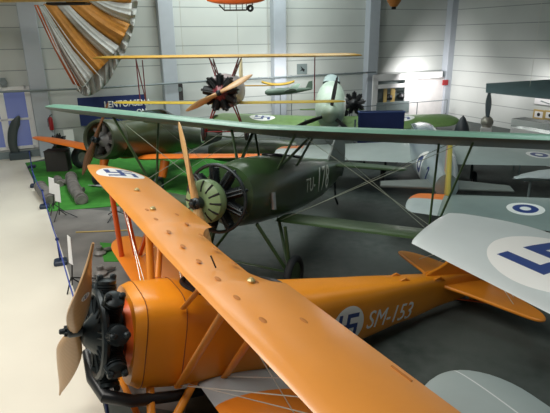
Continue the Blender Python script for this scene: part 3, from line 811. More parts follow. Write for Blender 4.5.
# ================================================================== GREY JETS
def build_jet(cx, cy, yaw, label, z=1.05, ey=(3.0,), ks=1.25, sw=1.16, wc=(.34, .40, .39), gearz=0, ltip=(.75, .22, .02), chord=2.5, group=None, rspan=4.15):
    root = empty('jet_aircraft', (cx, cy, 0), yaw, label, 'aircraft'); L = Matrix.Translation((0, 0, z))
    jb = paint('jet blue grey skin', (.27, .33, .36), .3, .2, var=.12, emblems=[('ring', (-2.1, 0, .15), (-1, 0, 0), (0, 0, 1), .34, None)], coat=.3)
    fu = Fuse([(5.2, -.05, .04, .05, 2), (4.4, -.05, .3, .32, 2), (3.0, -.05, .45, .4, 2), (1.0, .0, .60, .46, 2.2), (-1.0, .03, .62, .52, 2.2), (-2.6, .05, .45, .5, 2.2), (-4.0, .08, .26, .3, 2)])
    fu.mb(.2).build('fuselage', jb, root, L)
    fin = [(-1.8, .45), (-3.0, 1.15), (-3.9, 1.2), (-4.35, .0), (-4.2, -.5), (-2.4, .2)]
    ft = paint('jet fin paint', (.3, .36, .38), .3, .2, bands=[((1, 0, 0), -4.4, -3.85, (.62, .52, .12)), ((1, 0, 0), -3.85, -3.72, (.6, .2, .15))])
    MB().plate(fin, .1, 'y').build('fin', ft, root, L)
    text_obj('fuselage_number', '2', .5, M['blue'], root, L, (-3.1, .45, .12), (-1, 0, 0), (0, 0, 1), (0, 1, 0), lambda p: Vector((p.x, fu.side(p.x, p.z), p.z)), 0, .004)
    wmx = paint('jet wing paint', wc, .38, var=.08, coat=.2, emblems=[('ring', (.0, e_, 0), (0, 1, 0), (1, 0, 0), .36, ((0, 0, 1), -.2)) for e_ in ey])
    tipm = paint('jet tip paint', (.5, .56, .56), .38, bands=[((1, 0, 0), .15, 1.5, (.75, .2, .04))])
    for sg in (1, -1):
        zz = lambda y: .0 - abs(y) * .02
        le = lambda y: (1.35 - abs(y) * .16) * ks; te = lambda y: (-1.15 + abs(y) * .12) * ks
        wing_mb(.5 * sg, 3.4 * sw * sg, le, te, zz, .09, .01, 14, 0).build('wing', wmx, root, L)
        wing_mb(3.402 * sw * sg, 4.15 * sw * sg, le, te, zz, .09, .01, 8, .22).build('wing_tip', tipm, root, L)
        MB().plate([(-3.1, .1 * sg, .0), (-3.5, 1.5 * sg, .0), (-3.9, 1.5 * sg, .0), (-3.9, .1 * sg, .0)], .06, 'z').build('tailplane', M['undergrey'], root, L)
        struts(root, L, [((.2, 1.3 * sg, -.05), (.1, 1.3 * sg, -z + .25))], .04, M['engine'], 'undercarriage_leg')
        wheel(root, L, (.1, 1.38 * sg, -z + .25), .25, .13, M['grey_metal'])
    struts(root, L, [((3.4, 0, -.4), (3.4, 0, -z + .2))], .035, M['engine'], 'undercarriage_leg'); wheel(root, L, (3.4, .07, -z + .2), .2, .1, M['grey_metal'])
    MB().loft([[Vector((x, .38 * math.cos(PI * j / 12), fu.top(x) - .05 + h * math.sin(PI * j / 12))) for j in range(13)] for (x, h) in ((3.9, .02), (3.2, .16), (2.2, .2), (1.0, .12), (.2, .02))], False, False).build('canopy', M['glass'], root, L)
build_jet(4.75, 15.2, R(79), 'grey jet with a roundel on its side and a yellow edged fin towards us', ey=(-3.1,))
build_jet(6.75, 9.15, R(66), 'grey jet whose orange tipped wing lies between the silver wing and the farther jet', z=1.0, ey=(1.75, -3.0), ks=1.0, sw=1.0, wc=(.22, .28, .27))

# ================================================================== SILVER BIPLANE at the right edge
def build_silver():
    root = empty('biplane', (3.25, .91, 0), R(205.8), 'silver biplane at the right edge with a large blue emblem on its upper wing tip', 'aircraft'); L = Matrix.Identity(4)
    sm = paint('silver wing dope', (.58, .64, .65), .36, .15, var=.05, coat=.2, emblems=[('star', (-.84, -3.18, 0), (0, -1, 0), (1, 0, 0), .68, ((0, 0, 1), 2.45)), ('star', (-.95, 3.6, 0), (0, -1, 0), (1, 0, 0), .52, ((0, 0, 1), 2.45))])
    s2 = paint('silver lower wing dope', (.40, .47, .47), .4, .15, var=.05, bands=[((1, 0, 0), -.585, -.565, (.75, .78, .78))])
    for sg in (1, -1):
        wing_mb(0, 4.84 * sg, lambda y: -.03 - .95 * max(0, (abs(y) - 4.32) / .52) ** 1.25, lambda y: -1.52 + .42 * max(0, (abs(y) - 3.8) / 1.04) ** 2, lambda y: 2.45, .08, .02, 90, .1, lef=.5).build('upper_wing', sm, root)
        wing_mb(.35 * sg, 4.1 * sg, lambda y: .35, lambda y: -1.0, lambda y: .88, .09, .02, 26, .7, lef=.6).build('lower_wing', s2, root)
        struts(root, None, [((-.1, 2.1 * sg, .93), (-.2, 2.1 * sg, 2.42)), ((-.7, 2.1 * sg, .93), (-1.2, 2.1 * sg, 2.42)), ((-.2, .4 * sg, 1.7), (-.3, .7 * sg, 2.42)), ((-1.0, .4 * sg, 1.7), (-1.2, .7 * sg, 2.42))], .02, M['silver'], 'interplane_strut')
        wheel(root, None, (.3, .8 * sg, .32), .32, .12, M['silver'])
        struts(root, None, [((.2, .3 * sg, .95), (.3, .72 * sg, .32)), ((-.4, .3 * sg, .92), (.3, .72 * sg, .32))], .02, M['silver'], 'undercarriage_leg')
    fu = Fuse([(1.3, 1.35, .28, .3, 2.2), (.8, 1.35, .36, .42, 2.6), (-.8, 1.3, .38, .45, 3.2), (-2.5, 1.25, .3, .38, 3.4), (-5.2, 1.1, .06, .2, 3)])
    fu.mb(.2).build('fuselage', M['silver'], root)
    cockpit(fu, root, None, -1.2)
    propeller(root, Matrix.Translation((1.45, 0, 1.35)), 1.0, R(75), M['wood'])
    radial(root, Matrix.Translation((0, 0, 1.35)), 1.2, 5, .16, .42, .08, M['engine'])
    fn = smooth_pts([(-4.6, 1.3), (-4.9, 1.8), (-5.3, 2.0), (-5.7, 1.7), (-5.7, 1.1), (-5.3, .95)], 4)
    MB().plate([(p.x, p.y) for p in fn], .05, 'y').build('fin_and_rudder', M['silver'], root)
    for sg in (1, -1): MB().plate([(-4.5, .05 * sg, 1.25), (-4.8, 1.2 * sg, 1.25), (-5.2, 1.4 * sg, 1.25), (-5.5, 1.0 * sg, 1.25), (-5.5, .05 * sg, 1.25)], .04, 'z').build('tailplane', M['silver'], root)
    MB().tube([(-5.1, 0, 1.0), (-5.3, 0, .02)], .025, 6).build('tail_skid', M['engine'], root)
build_silver()

# ================================================================== HANGING THINGS
def hang(o, pts, zc=9.19):
    """thin cables of a thing, children of the thing"""
    for p in pts:
        l = o.matrix_basis.inverted() @ Vector(p); t = o.matrix_basis.inverted() @ Vector((p[0], p[1], zc))
        MB().tube([l, t], .006, 5).build('suspension_cable', M['wire'], o)

# parachute: orange and white gores gathered at the top left
def parachute():
    D = 2.0   # metres in front of the back wall
    apex = on_wall(45, 4, D)
    hem = [(76, 84), (84, 91), (93, 87), (107, 68), (118, 52), (131, 26), (138, -14)]
    cols = ['orange', 'white', 'orange', 'white', 'orange', 'white']
    root = empty('parachute', (apex.x, apex.y, 0), 0, 'orange and white striped parachute fanned out and hanging at the top left', 'parachute')
    off = Vector((apex.x, apex.y, 0))
    edges = [(38, 5, 79, 88, .35), (40, 4, 82, 87, .4), (42, 4, 94, 74, .9), (43, 4, 108, 63, .8), (47, 3, 122, 45, .8), (52, 2, 133, 26, .7), (60, -2, 140, 0, .6), (75, -6, 146, -22, .5)]
    rows = [('parachute_gore', 'orange', 0, 1), ]
    gores = [((34, 5), (38, 5), (73, 84), (81, 87), 'orange'), ((38, 5), (40, 5), (82, 87), (94, 74), 'white'), ((43, 4), (54, 2), (93, 76), (109, 60), 'orange'),
             ((54, 2), (64, 0), (109, 60), (119, 46), 'white'), ((64, 0), (82, -4), (119, 46), (130, 24), 'orange'), ((82, -4), (92, -6), (130, 24), (132, 3), 'white'), ((92, -6), (108, -10), (131, 4), (134, -18), 'orange')]
    gw = paint('grey white silk', (.45, .46, .44), .7, var=.2, scale=8); go = paint('orange silk', (.52, .22, .03), .6, var=.2, scale=8); gd = paint('deep orange silk', (.6, .12, .01), .6, var=.2)
    nU, nV = 14, 14
    for gi, (a, b_, d, c, colr) in enumerate(gores):
        rings = []
        for i in range(nV + 1):
            t = i / nV; ring = []
            for j in range(nU + 1):
                u = j / nU
                p0 = Vector(a).lerp(Vector(b_), u); p1 = Vector(d).lerp(Vector(c), u)
                q = p0.lerp(p1, t) + Vector((0, 1)) * 5 * math.sin(PI * t) * .6
                depth = D + .45 * math.sin(PI * u) * t + .5 * t * (gi % 2) * .4 + .06 * math.sin(u * 19) * t
                ring.append(on_wall(q.x, q.y, depth) - off)
            rings.append(ring)
        o = MB().loft(rings, False, False).build('parachute_gore', gw if colr == 'white' else (gd if gi == 0 else go), root)
        sm = o.modifiers.new('cloth', 'SOLIDIFY'); sm.thickness = .006
        if gi in (1, 3, 5): o['label'] = 'grey white gore of the parachute'
    # hem lines and bunched skirt of pale cloth below the gores
    hemline = smooth_pts([(76, 90, 0), (86, 96, 0), (97, 92, 0), (108, 82, 0), (117, 66, 0), (126, 50, 0), (133, 30, 0), (137, 8, 0), (139, -10, 0)], 6, False)
    top = smooth_pts([(78, 86, 0), (85, 86, 0), (94, 74, 0), (107, 62, 0), (114, 53, 0), (120, 44, 0), (128, 26, 0), (131, 8, 0), (133, -10, 0)], 6, False)
    rings = []
    for i, (t, h_) in enumerate(zip(top, hemline)):
        ring = []
        for j in range(9):
            q = t.lerp(h_, j / 8); w_ = math.sin(i * 1.9) * .16 + math.sin(i * .8 + j * .4) * .1
            ring.append(on_wall(q.x, q.y, D - .05 + w_ * (j / 8 + .2)) - off)
        rings.append(ring)
    o = MB().loft(rings, False, False).build('parachute_skirt', gw, root); sm = o.modifiers.new('cloth', 'SOLIDIFY'); sm.thickness = .006
    for (a, b_) in (((40, 6), (90, 92)), ((44, 5), (103, 80)), ((39, 5), (80, 92)), ((36, 6), (74, 80))):
        MB().tube([on_wall(*a, D + .3) - off, on_wall((a[0] + b_[0]) / 2, (a[1] + b_[1]) / 2 + 4, D + .8) - off, on_wall(*b_, D + .8) - off], .02, 6).build('parachute_cord', gw, root)
    # hem cords to the wall pipe and the lifting line
    MB().tube([Vector((0, 0, apex.z)), Vector((0, 0, 9.19))], .02, 6).build('lifting_line', M['wire'], root)
parachute()

def hwing(name, pix, t, th, mat, label, cat):
    pts = [at_t(x, y, t) for x, y in pix]
    return pts

# yellow wing hanging along the top left edge
a = at_t(-60, 2, 15.5); b_ = at_t(118, 0, 15.5)
d = (b_ - a); ln = d.length; yaw = math.atan2(d.y, d.x)
root = empty('hanging_wing', (a.x, a.y, a.z), yaw, 'yellow wing hanging along the top left edge above the parachute', 'aircraft wing')
wing_mb(0, ln, lambda y: .6, lambda y: -.6, lambda y: 0, .12, .02, 20, .5).build('wing_panel', M['yellow'], root, Matrix.Rotation(-PI / 2, 4, 'Z'))
MB().box((ln * .72, 0, -.1), (1.2, .5, .07), None, .02).build('wing_fitting', M['dark'], root)
for q in (.2, .8): MB().tube([(ln * q, 0, .05), (ln * q, 0, 9.19 - a.z)], .006, 5).build('suspension_cable', M['wire'], root)

# blue-grey wing hanging at the right
a = at_t(486, 88, 17.5); b_ = at_t(640, 92, 16.0); d = b_ - a; ln = math.hypot(d.x, d.y); yaw = math.atan2(d.y, d.x)
root = empty('hanging_wing', (a.x, a.y, a.z), yaw, 'blue grey tapering wing hanging in front of the right wall', 'aircraft wing')
bg = paint('blue grey wing paint', (.17, .26, .28), .5)
rings = []
for i in range(21):
    t = i / 20; y = ln * t; c = .6 + 1.5 * t
    r_ = airfoil(c * .5, c, y, .0, .06, .02)
    rings.append([Vector((p.y, -p.x, p.z)) for p in r_])
mbw = MB().loft(rings); tl = Matrix.Rotation(R(26), 4, 'X')
mbw.build('wing_panel', bg, root, tl)
for q in (.3, .9): MB().tube([(ln * q, 0, .0), (ln * q, 0, 9.19 - a.z)], .006, 5).build('suspension_cable', M['wire'], root)

# orange primary glider hull hanging at the top centre
c = at_t(236, 4, 15.0)
root = empty('hanging_glider', (c.x, c.y, c.z), R(6), 'orange open glider hull with a dark frame hanging at the top centre', 'aircraft')
rings = []
for i in range(15):
    t = -1 + 2 * i / 14; w_ = .28 * math.sqrt(max(.02, 1 - t * t)); x = t * .85
    rings.append([Vector((x, w_ * math.cos(2 * PI * j / 16), .12 + max(-.13 * math.sqrt(max(.05, 1 - t * t)), w_ * math.sin(2 * PI * j / 16)))) for j in range(16)])
MB().loft(rings).build('hull', M['orange_red'], root)
mb = MB().tube([(-.5, .1, -.02), (-.35, .1, -.17), (.3, .1, -.17), (.5, .1, 0)], .018, 6)
mb.tube([(-.5, -.1, -.02), (-.35, -.1, -.17), (.3, -.1, -.17), (.5, -.1, 0)], .018, 6)
for x in (-.35, -.18, 0, .18, .3): mb.tube([(x, -.1, -.17), (x, -.1, 0)], .012, 6)
mb.build('skid_frame', M['black'], root)
MB().torus((.42, 0, -.12), (0, 1, 0), .07, .035, 20, 8).build('wheel', M['rubber'], root)
for sg in (-.4, .4): MB().tube([(sg, 0, .1), (sg, 0, 9.19 - c.z)], .006, 5).build('suspension_cable', M['wire'], root)
c = at_t(394, 3, 18.0)
root = empty('hanging_balloon_basket', (c.x, c.y, c.z), 0, 'small orange brown basket hanging at the top, right of centre', 'basket')
MB().lathe([(.02, -.12), (.12, -.12), (.24, .05), (.27, .3), (.23, .3), (.1, -.05)], (0, 0, 0), (0, 0, 1), 20).build('basket', M['leather'], root)
MB().box((0, 0, -.17), (.14, .14, .09), None, .01).build('ballast', M['dark'], root)
MB().tube([(0, 0, .0), (0, 0, 9.19 - c.z)], .006, 5).build('suspension_cable', M['wire'], root)

# ================================================================== WALL THINGS
def panel(name, px0, py0, px1, py1, mat, label, cat, n=.02, th=.03, f=on_wall, base=wall, ang=WA, nn=None):
    a = f(px0, py0, n); b_ = f(px1, py1, n); c = (a + b_) / 2
    w_ = math.hypot(b_.x - a.x, b_.y - a.y); h_ = abs(a.z - b_.z)
    mb = MB().box((0, 0, 0), (w_, th, h_), None, .005)
    o = mb.build(name, mat); o.location = c; o.rotation_euler = (0, 0, ang)
    if label: tag(o, label, cat)
    return o, c, w_, h_
# blue airport banner
o, c, w_, h_ = panel('banner', 77, 98, 147, 121, M['blue'], 'dark blue banner with white capital lettering on the back wall', 'banner', .45)
text_obj('lettering', 'LENTOASEMA', .36, M['white'], o, None, (.62, -.018, .22), (1, 0, 0), (0, 0, 1), (0, -1, 0), None, 0, .008, .85)
text_obj('lettering', 'ON', .30, M['white'], o, None, (1.15, -.018, -.15), (1, 0, 0), (0, 0, 1), (0, -1, 0), None, 0, .006, .9)
o, c, w_, h_ = panel('poster', 297, 64, 307, 74, M['pewter'], 'small square picture of a black aeroplane silhouette on the back wall', 'poster')
mb = MB().plate([(-.14, -.1), (-.02, .0), (-.1, .16), (.02, .05), (.14, -.02), (.1, -.14), (.0, -.06)], .01, 'y'); mb.v = [v + Vector((0, -.02, 0)) for v in mb.v]; mb.build('silhouette', M['black'], o)
o, c, w_, h_ = panel('dark_wall_panel', 176, 84, 183, 100, M['crate'], 'narrow dark grey wall panel on the back wall behind the yellow biplane', 'wall panel', .3, .2)  # stands for a plain dark wall panel; its round disc is made up
MB().lathe([(.10, 0), (.09, .02), (.03, .01)], (0, -.1, .12), (0, -1, 0), 16).build('panel_disc', M['pewter'], o)
o, c, w_, h_ = panel('wall_vent', 0, 78, 7, 87, M['pipe'], 'round grey vent fitting on the back wall at the left edge', 'fitting', .1, .12)  # stands for a wall vent and gives no light
MB().torus((0, -.07, 0), (0, 1, 0), .12, .02, 20, 6).build('rim', M['pipe'], o)
def extinguisher(p, label, s=1.0):
    root = empty('fire_extinguisher', p, WA, label, 'fire extinguisher')
    MB().lathe([(.02, 0), (.075, .0), (.085, .03), (.085, .42), (.06, .5), (.03, .52)], (0, 0, 0), (0, 0, 1), 16).build('cylinder', M['red'], root)
    MB().tube([(0, 0, .5), (0, 0, .57), (.09, 0, .6)], .018, 6).build('valve', M['black'], root)
    MB().tube([(.0, -.02, .55), (-.1, -.05, .45), (-.11, -.05, .15)], .012, 6).build('hose', M['black'], root)
    MB().box((0, .07, .3), (.1, .06, .06)).build('bracket', M['steel'], root)
p = on_wall(52, 130, .55); extinguisher(p, 'red fire extinguisher on the column beside the left window')
p = on_wall(444, 124, .52); extinguisher(p, 'red fire extinguisher on the column right of the display booth')
panel('fire_alarm_box', 443, 80, 447.5, 85, M['red'], 'small red alarm box high on the column above the right extinguisher', 'alarm box', .45, .08)
# white notice board by the left column
panel('notice_board', 63, 130, 76, 152, M['white'], 'white notice board leaning by the wall behind the dark crate', 'board', .9, .03)

# display booth at the wall, with its white frame
booth = empty('display_booth', on_wall(400, 120, .6) * 1.0, WA, 'white framed display booth with dark shelves and a bright white panel on the back wall', 'booth')
booth.location.z = 0
Bi = (Matrix.Translation(booth.location) @ Matrix.Rotation(WA, 4, 'Z')).inverted()
def bl(px, py, n=.6): return Bi @ on_wall(px, py, n)
def bpan(name, x0, y0, x1, y1, mat, n=.6, th=.06):
    a, b_ = bl(x0, y0, n), bl(x1, y1, n); c = (a + b_) / 2
    return MB().box(c, (abs(b_.x - a.x), th, abs(a.z - b_.z)), None, .004).build(name, mat, booth)
bpan('back_panel', 374, 77, 407, 128, paint('dark booth panel', (.13, .17, .17), .6), .2, .04)
bpan('bright_panel', 407, 79, 442, 128, paint('white booth panel', (.82, .80, .79), .6), .25, .04)
bpan('post', 373, 75, 375.5, 130, M['white']); bpan('post', 405.5, 76, 407.5, 130, M['white'])
bpan('top_rail', 373, 75, 442, 77.5, M['white']); bpan('middle_rail', 375, 85, 406, 87, M['white'])
for (x0, x1) in ((384, 386), (391, 394)): bpan('wooden_post', x0, 87, x1, 106, M['frame_yellow'], .5)
bpan('shelf', 375, 103, 407, 112, M['pewter'], .5, .3)
for (x, y) in ((389, 97), (401, 96)):
    c = bl(x, y, .42); mb = MB()
    mb.lathe([(.02, -.18), (.16, -.14), (.2, -.02), (.15, .1), (.06, .16)], c, (0, 0, 1), 12); mb.box(c + Vector((.1, 0, -.08)), (.18, .14, .14), None, .02)
    o = mb.build('dark_engine_model', M['black']); o.parent = None; o.matrix_basis = Matrix.Translation(booth.location) @ Matrix.Rotation(WA, 4, 'Z')
    tag(o, 'black machine part on the shelf between the wooden posts' if x < 395 else 'black machine part on the shelf right of the wooden posts', 'machine part')
# blue fabric screen in front of the fighter wing
bs = empty('fabric_screen', at_t(381, 120, 18.5), 0, 'dark blue fabric screen standing behind the green biplane wing', 'screen'); bs.location.z = 0
a = at_t(358, 111, 18.5); b_ = at_t(403, 111, 18.5)
MB().box((0, 0, a.z / 2 + .1), (b_.x - a.x, .3, a.z - .2), None, .03).build('screen_panel', M['blue'], bs)
MB().box((0, 0, a.z - .02), (b_.x - a.x + .04, .33, .04), None, .01).build('screen_edge', paint('blue rail', (.04, .08, .25)), bs)
for sx in (-.6, .6): MB().box((sx, 0, .05), (.08, .6, .1)).build('foot', M['black'], bs)
# low rail in front of the booth
a = on_wall(352, 107.5, 1.0); b_ = on_wall(447, 104, 1.0)
rr = empty('barrier_rail', (a.x, a.y, 0), WA, 'thin grey rail running in front of the display booth', 'rail')
l = (b_ - a).length
MB().tube([(0, 0, a.z), (l, 0, a.z)], .022, 8).build('rail', M['pipe'], rr)
for k in range(4): MB().tube([(l * k / 3, 0, 0), (l * k / 3, 0, a.z)], .022, 8).build('post', M['pipe'], rr)

# black radial engines shown on stands
def engine_stand(p, zc, yaw, label, s=.5):
    root = empty('radial_engine_on_stand', (p[0], p[1], 0), yaw, label, 'engine')
    radial(root, Matrix.Translation((0, 0, zc)), 0, 9, s * .42, s, s * .24, M['black'])
    mb = MB()
    for sx in (-.3, .3):
        mb.tube([(-.25, sx, 0), (-.2, sx * .5, zc)], .03, 6); mb.tube([(.3, sx, 0), (-.2, sx * .5, zc - .2)], .03, 6)
    mb.build('stand', M['pewter'], root)
p = at_t(354, 103, 22.6); engine_stand(p, p.z, R(255), 'black radial engine on a stand right of the pale green fighter', .47)
p = at_t(60, 144, 19.0); engine_stand(p, p.z, R(250), 'black radial engine on a stand behind the dark crate', .36)

# model aeroplane and yellow model hull near the back wall
c = at_t(287, 91, 22.2)
root = empty('model_aeroplane', (c.x, c.y, 0), R(172), 'grey green model aeroplane on two thin legs in front of the back wall', 'model')
L = Matrix.Translation((0, 0, c.z)) @ Matrix.Rotation(R(4), 4, 'Y') @ Matrix.Scale(1.14, 4)
fu = Fuse([(.86, 0, .03, .05, 2), (.8, 0, .1, .12, 2), (.3, 0, .13, .14, 2), (-.3, 0, .1, .11, 2), (-.95, .02, .02, .04, 2)])
mg = paint('grey green model skin', (.12, .18, .14), .4)
fu.mb(.1).build('fuselage', mg, root, L)
for sg in (1, -1): wing_mb(.05 * sg, 1.1 * sg, lambda y: .15 - abs(y) * .35, lambda y: -.35 - abs(y) * .1, lambda y: -.03 + abs(y) * .18, .1, .02, 12, .2).build('wing', mg, root, L)
MB().plate([(-.7, .03), (-.85, .3), (-1.0, .32), (-.98, 0)], .03, 'y').build('fin', mg, root, L)
for sx in (-.2, .3): MB().tube([(sx, 0, 0), (sx, 0, c.z - .05)], .015, 6).build('display_leg', M['pewter'], root)
c = at_t(278, 83, 21.0)
root = empty('model_glider', (c.x, c.y, c.z), R(0), 'yellow and olive model wing hanging above the grey green model aeroplane', 'model')
mb = MB(); rings = []
for i in range(15):
    t = -1 + 2 * i / 14; c_ = .3 * math.sqrt(max(.02, 1 - t * t)); rings.append([Vector((t * .68, c_ * math.cos(2 * PI * j / 12), .06 - .12 * (1 - t * t) + .05 * math.sin(2 * PI * j / 12))) for j in range(12)])
mb.loft(rings).build('wing_panel', M['yellow'], root)
for sg in (-.4, .4): MB().tube([(sg, 0, 0), (sg, 0, 9.19 - c.z)], .005, 5).build('suspension_cable', M['wire'], root)

# propeller blade on a pedestal, nose cone beside it
p = at_t(487, 122, 20.0)
root = empty('propeller_on_pedestal', (p.x, p.y, 0), R(250), 'grey upright propeller blade on a pale hub near the right wall', 'propeller')
L = Matrix.Translation((0, 0, p.z))
MB().lathe([(.02, -.25), (.2, -.2), (.24, 0), (.18, .12), (.08, .2), (.02, .22)], (0, 0, 0), (1, 0, 0), 20).build('hub', paint('pale hub metal', (.5, .48, .42), .35, .4), root, L)
prop_blade(1.2, R(92), 1, .13, .15).build('propeller_blade', paint('grey blade paint', (.09, .12, .14), .4), root, L)
MB().box((0, 0, (p.z - .2) / 2), (.4, .4, p.z - .2), None, .02).build('pedestal', M['white'], root)
p = at_t(462, 128, 19.0)
root = empty('nose_cone', (p.x, p.y, 0), 0, 'dark pointed cone standing left of the grey upright propeller', 'cone')
MB().lathe([(.0, .48), (.1, .36), (.22, .1), (.27, -.1), (.25, -.2)], (0, 0, p.z), (0, 0, 1), 20).build('cone', paint('dark cone paint', (.05, .06, .07), .4), root)
MB().box((0, 0, (p.z - .2) / 2), (.5, .5, p.z - .2), None, .02).build('pedestal', M['pewter'], root)
# framed exhibits on the right wall
RA = WA - PI / 2
for i, (x0, y0, x1, y1, mt_, lb, ct) in enumerate(((536, 92, 560, 107, M['white'], 'white poster with small grey aeroplane drawings on the right wall', 'poster'),
        (534, 109, 544, 120, M['frame_yellow'], 'yellow framed picture on the right wall, left one of the pair', 'picture'), (545, 110, 556, 121, M['frame_yellow'], 'yellow framed picture cut off by the right edge', 'picture'))):
    o, c, w_, h_ = panel('wall_poster' if ct == 'poster' else 'framed_picture', x0, y0, x1, y1, mt_, lb, ct, .04, .04, on_rwall, rwall, RA)
    if ct == 'picture':
        MB().box((0, -.02, 0), (w_ * .7, .02, h_ * .65)).build('picture_sheet', M['white'], o)
        MB().lathe([(.02, 0), (h_ * .2, 0), (h_ * .12, .01)], (0, -.03, 0), (0, -1, 0), 10).build('dark_emblem', M['black'], o)
    else:
        for (dx, dz) in ((-.3, .12), (.2, .05), (-.1, -.15)):
            mb = MB().plate([(dx - .25, dz + .03), (dx + .25, dz - .06), (dx + .25, dz - .02), (dx - .2, dz + .07)], .01, 'y'); mb.v = [v + Vector((0, -.026, 0)) for v in mb.v]; mb.build('drawing', M['pewter'], o)
# glass case below them
p = at_t(543, 128, 18.3)
root = empty('display_case', (p.x, p.y, 0), RA, 'glass topped display case with pink papers near the right edge', 'display case')
gl, nt, b = newmat('case glass'); b.inputs['Base Color'].default_value = (.8, .85, .85, 1); b.inputs['Roughness'].default_value = .05; b.inputs['Transmission Weight'].default_value = .95; b.inputs['IOR'].default_value = 1.05
MB().box((0, 0, p.z * .45), (2.2, .7, p.z * .9), None, .01).build('cabinet', M['white'], root)
MB().box((0, 0, p.z * .9 + .18), (2.2, .7, .34)).build('glass_cover', gl, root)

# ================================================================== LEFT FLOOR
# single blade on a base by the window
p = at_z(21, 159, 0)
root = empty('propeller_blade_on_stand', (p.x, p.y, 0), R(20), 'curved dark grey propeller blade upright on a low base beneath the window', 'propeller')
MB().box((0, 0, .14), (.75, .4, .28), None, .02).build('base', paint('dark base', (.04, .06, .07), .5), root)
pts = smooth_pts([(-.15, 0, .25), (-.2, 0, .6), (-.12, 0, 1.1), (.05, 0, 1.45), (.2, 0, 1.7)], 5, False)
MB().tube(pts, [.15 + .03 * math.sin(PI * i / 20) if i < 16 else .15 * (21 - i) / 6 + .01 for i in range(len(pts))], 10, flat=((0, 1, 0), .25)).build('blade', paint('blade grey', (.045, .06, .06), .35), root)
# dark crate
p = at_z(57.5, 172, 0); zt = zfor((p.x, p.y), 152)
cr = empty('crate', (p.x, p.y, 0), R(4), 'dark brown square crate on the corner of the green mat', 'crate')
MB().box((0, .25, zt / 2), (.76, .5, zt), None, .02).build('body', M['crate'], cr)
MB().box((0, .25, zt + .01), (.79, .53, .03), None, .008).build('lid', M['crate'], cr)
# tyre behind the crate
p = at_z(83, 168, 0)
ty = empty('spare_wheel', (p.x, p.y, 0), R(60), 'dark tyre standing right of the crate near the wooden propeller', 'wheel')
MB().torus((0, 0, .42), (0, 1, 0), .3, .12, 32, 10).build('tyre', M['rubber'], ty)
MB().lathe([(.02, -.06), (.2, -.05), (.2, .05), (.02, .06)], (0, 0, .42), (0, 1, 0), 20).build('wheel_disc', M['grey_metal'], ty)
# orange wing panel resting behind the tyre is the trainer's own wing; castings on the mat
def casting(pix, label, r=.17):
    P = [at_z(x, y, r * .9) for x, y in pix]; o0 = P[0].copy(); o0.z = 0
    root = empty('engine_casting', o0, 0, label, 'engine part')
    pts = smooth_pts([q - o0 for q in P], 5, False)
    MB().tube(pts, [r * (.8 + .35 * math.sin(PI * i / (len(pts) - 1))) for i in range(len(pts))], 14).build('casting', M['grey_metal'], root)
    for i in (1, len(pts) // 2, len(pts) - 2):
        t = (pts[min(i + 1, len(pts) - 1)] - pts[i - 1]).normalized()
        MB().lathe([(r * .6, -.04), (r * 1.12, -.035), (r * 1.12, .035), (r * .6, .04)], pts[i], t, 18).build('flange', M['grey_metal'], root)
    m_ = pts[len(pts) // 2]
    MB().tube([m_, m_ + Vector((.28, -.05, .02))], [.1, .08], 10).build('outlet', M['grey_metal'], root)
casting([(71, 176), (73, 185), (77, 193), (82, 200)], 'mottled grey cast engine part lying right of the white signs', .17)
casting([(40, 186), (45, 193), (51, 200)], 'mottled grey cast engine part lying left of the white signs', .17)
casting([(57, 179), (60, 184)], 'short grey cast engine part behind the right one of the two white signs', .13)
# signs on black stands
def sign(px, pyb, tl, br, label, tilt=.12, legs=((-.22, .1), (.22, .12), (.0, -.25))):
    p = at_z(px, pyb, 0)
    root = empty('sign_stand', (p.x, p.y, 0), 0, label, 'sign')
    zt, zb = zfor(p, tl[1]), zfor(p, br[1])
    dep = (p - CO).dot(Fv); s_ = dep / F
    x0 = (tl[0] - px) * s_; x1 = (br[0] - px) * s_; 
    a = Vector((x0, 0, zt)); w_ = x1 - x0
    sl = .03
    out = [Vector((x0 + sl, -.0, zt)), Vector((x1, -.03, zt - .04)), Vector((x1 - sl * .4, -.06, zb)), Vector((x0, -.03, zb + .04))]
    MB().loft([[q for q in out], [q + Vector((0, .012, 0)) for q in out]], smooth=False).build('sign_card', M['white'], root)
    cx = (x0 + x1) / 2
    MB().tube([(cx, 0, zb + .05), (0, 0, .12)], .014, 8).build('pole', M['black'], root)
    for (lx, ly) in legs: MB().tube([(0, 0, .16 + .12), (lx, ly, .01)], .013, 6).build('leg', M['black'], root)
sign(54.5, 213, (53, 177), (59.5, 194), 'white sign card on a black stand, farther of the close pair on the green mat')
sign(60, 219, (58.5, 183), (65, 202), 'white sign card on a spread black tripod, nearer of the pair on the mat', legs=((-.05, -.25), (.42, .1), (.05, .3)))
sign(73, 291, (74, 235), (79, 264), 'tall narrow white sign card on a black stand beside the nearest wooden propeller', legs=((.28, .5), (-.05, -.15), (.15, .2)))
# rope barrier
def barrier(p, h_, label):
    root = empty('barrier_post', (p.x, p.y, 0), R(20), label, 'barrier post')
    MB().box((0, 0, .05), (.26, .26, .10), None, .02).build('base', paint('dark blue base', (.015, .03, .06), .5), root)
    MB().tube([(0, 0, .08), (0, 0, h_)], .02, 8).build('pole', M['blue'], root)
    MB().lathe([(.02, -.02), (.04, 0), (.03, .04), (.0, .05)], (0, 0, h_), (0, 0, 1), 12).build('cap', M['blue'], root)
    return Vector((p.x, p.y, h_))
bp = [barrier(at_z(35, 187, 0), .55, 'blue barrier post with square dark base on the green mat, third from the crate'), barrier(at_z(32, 168, 0), .6, 'blue barrier post with square base nearest the window'), barrier(at_z(45, 208, 0), .5, 'blue barrier post at the lower left corner of the green mat'), barrier(at_z(61, 264, 0), .55, 'blue barrier post on a dark weight at the edge of the cream walkway'), barrier(at_z(110, 430, 0), .6, 'blue barrier post under the nose of the orange biplane')]
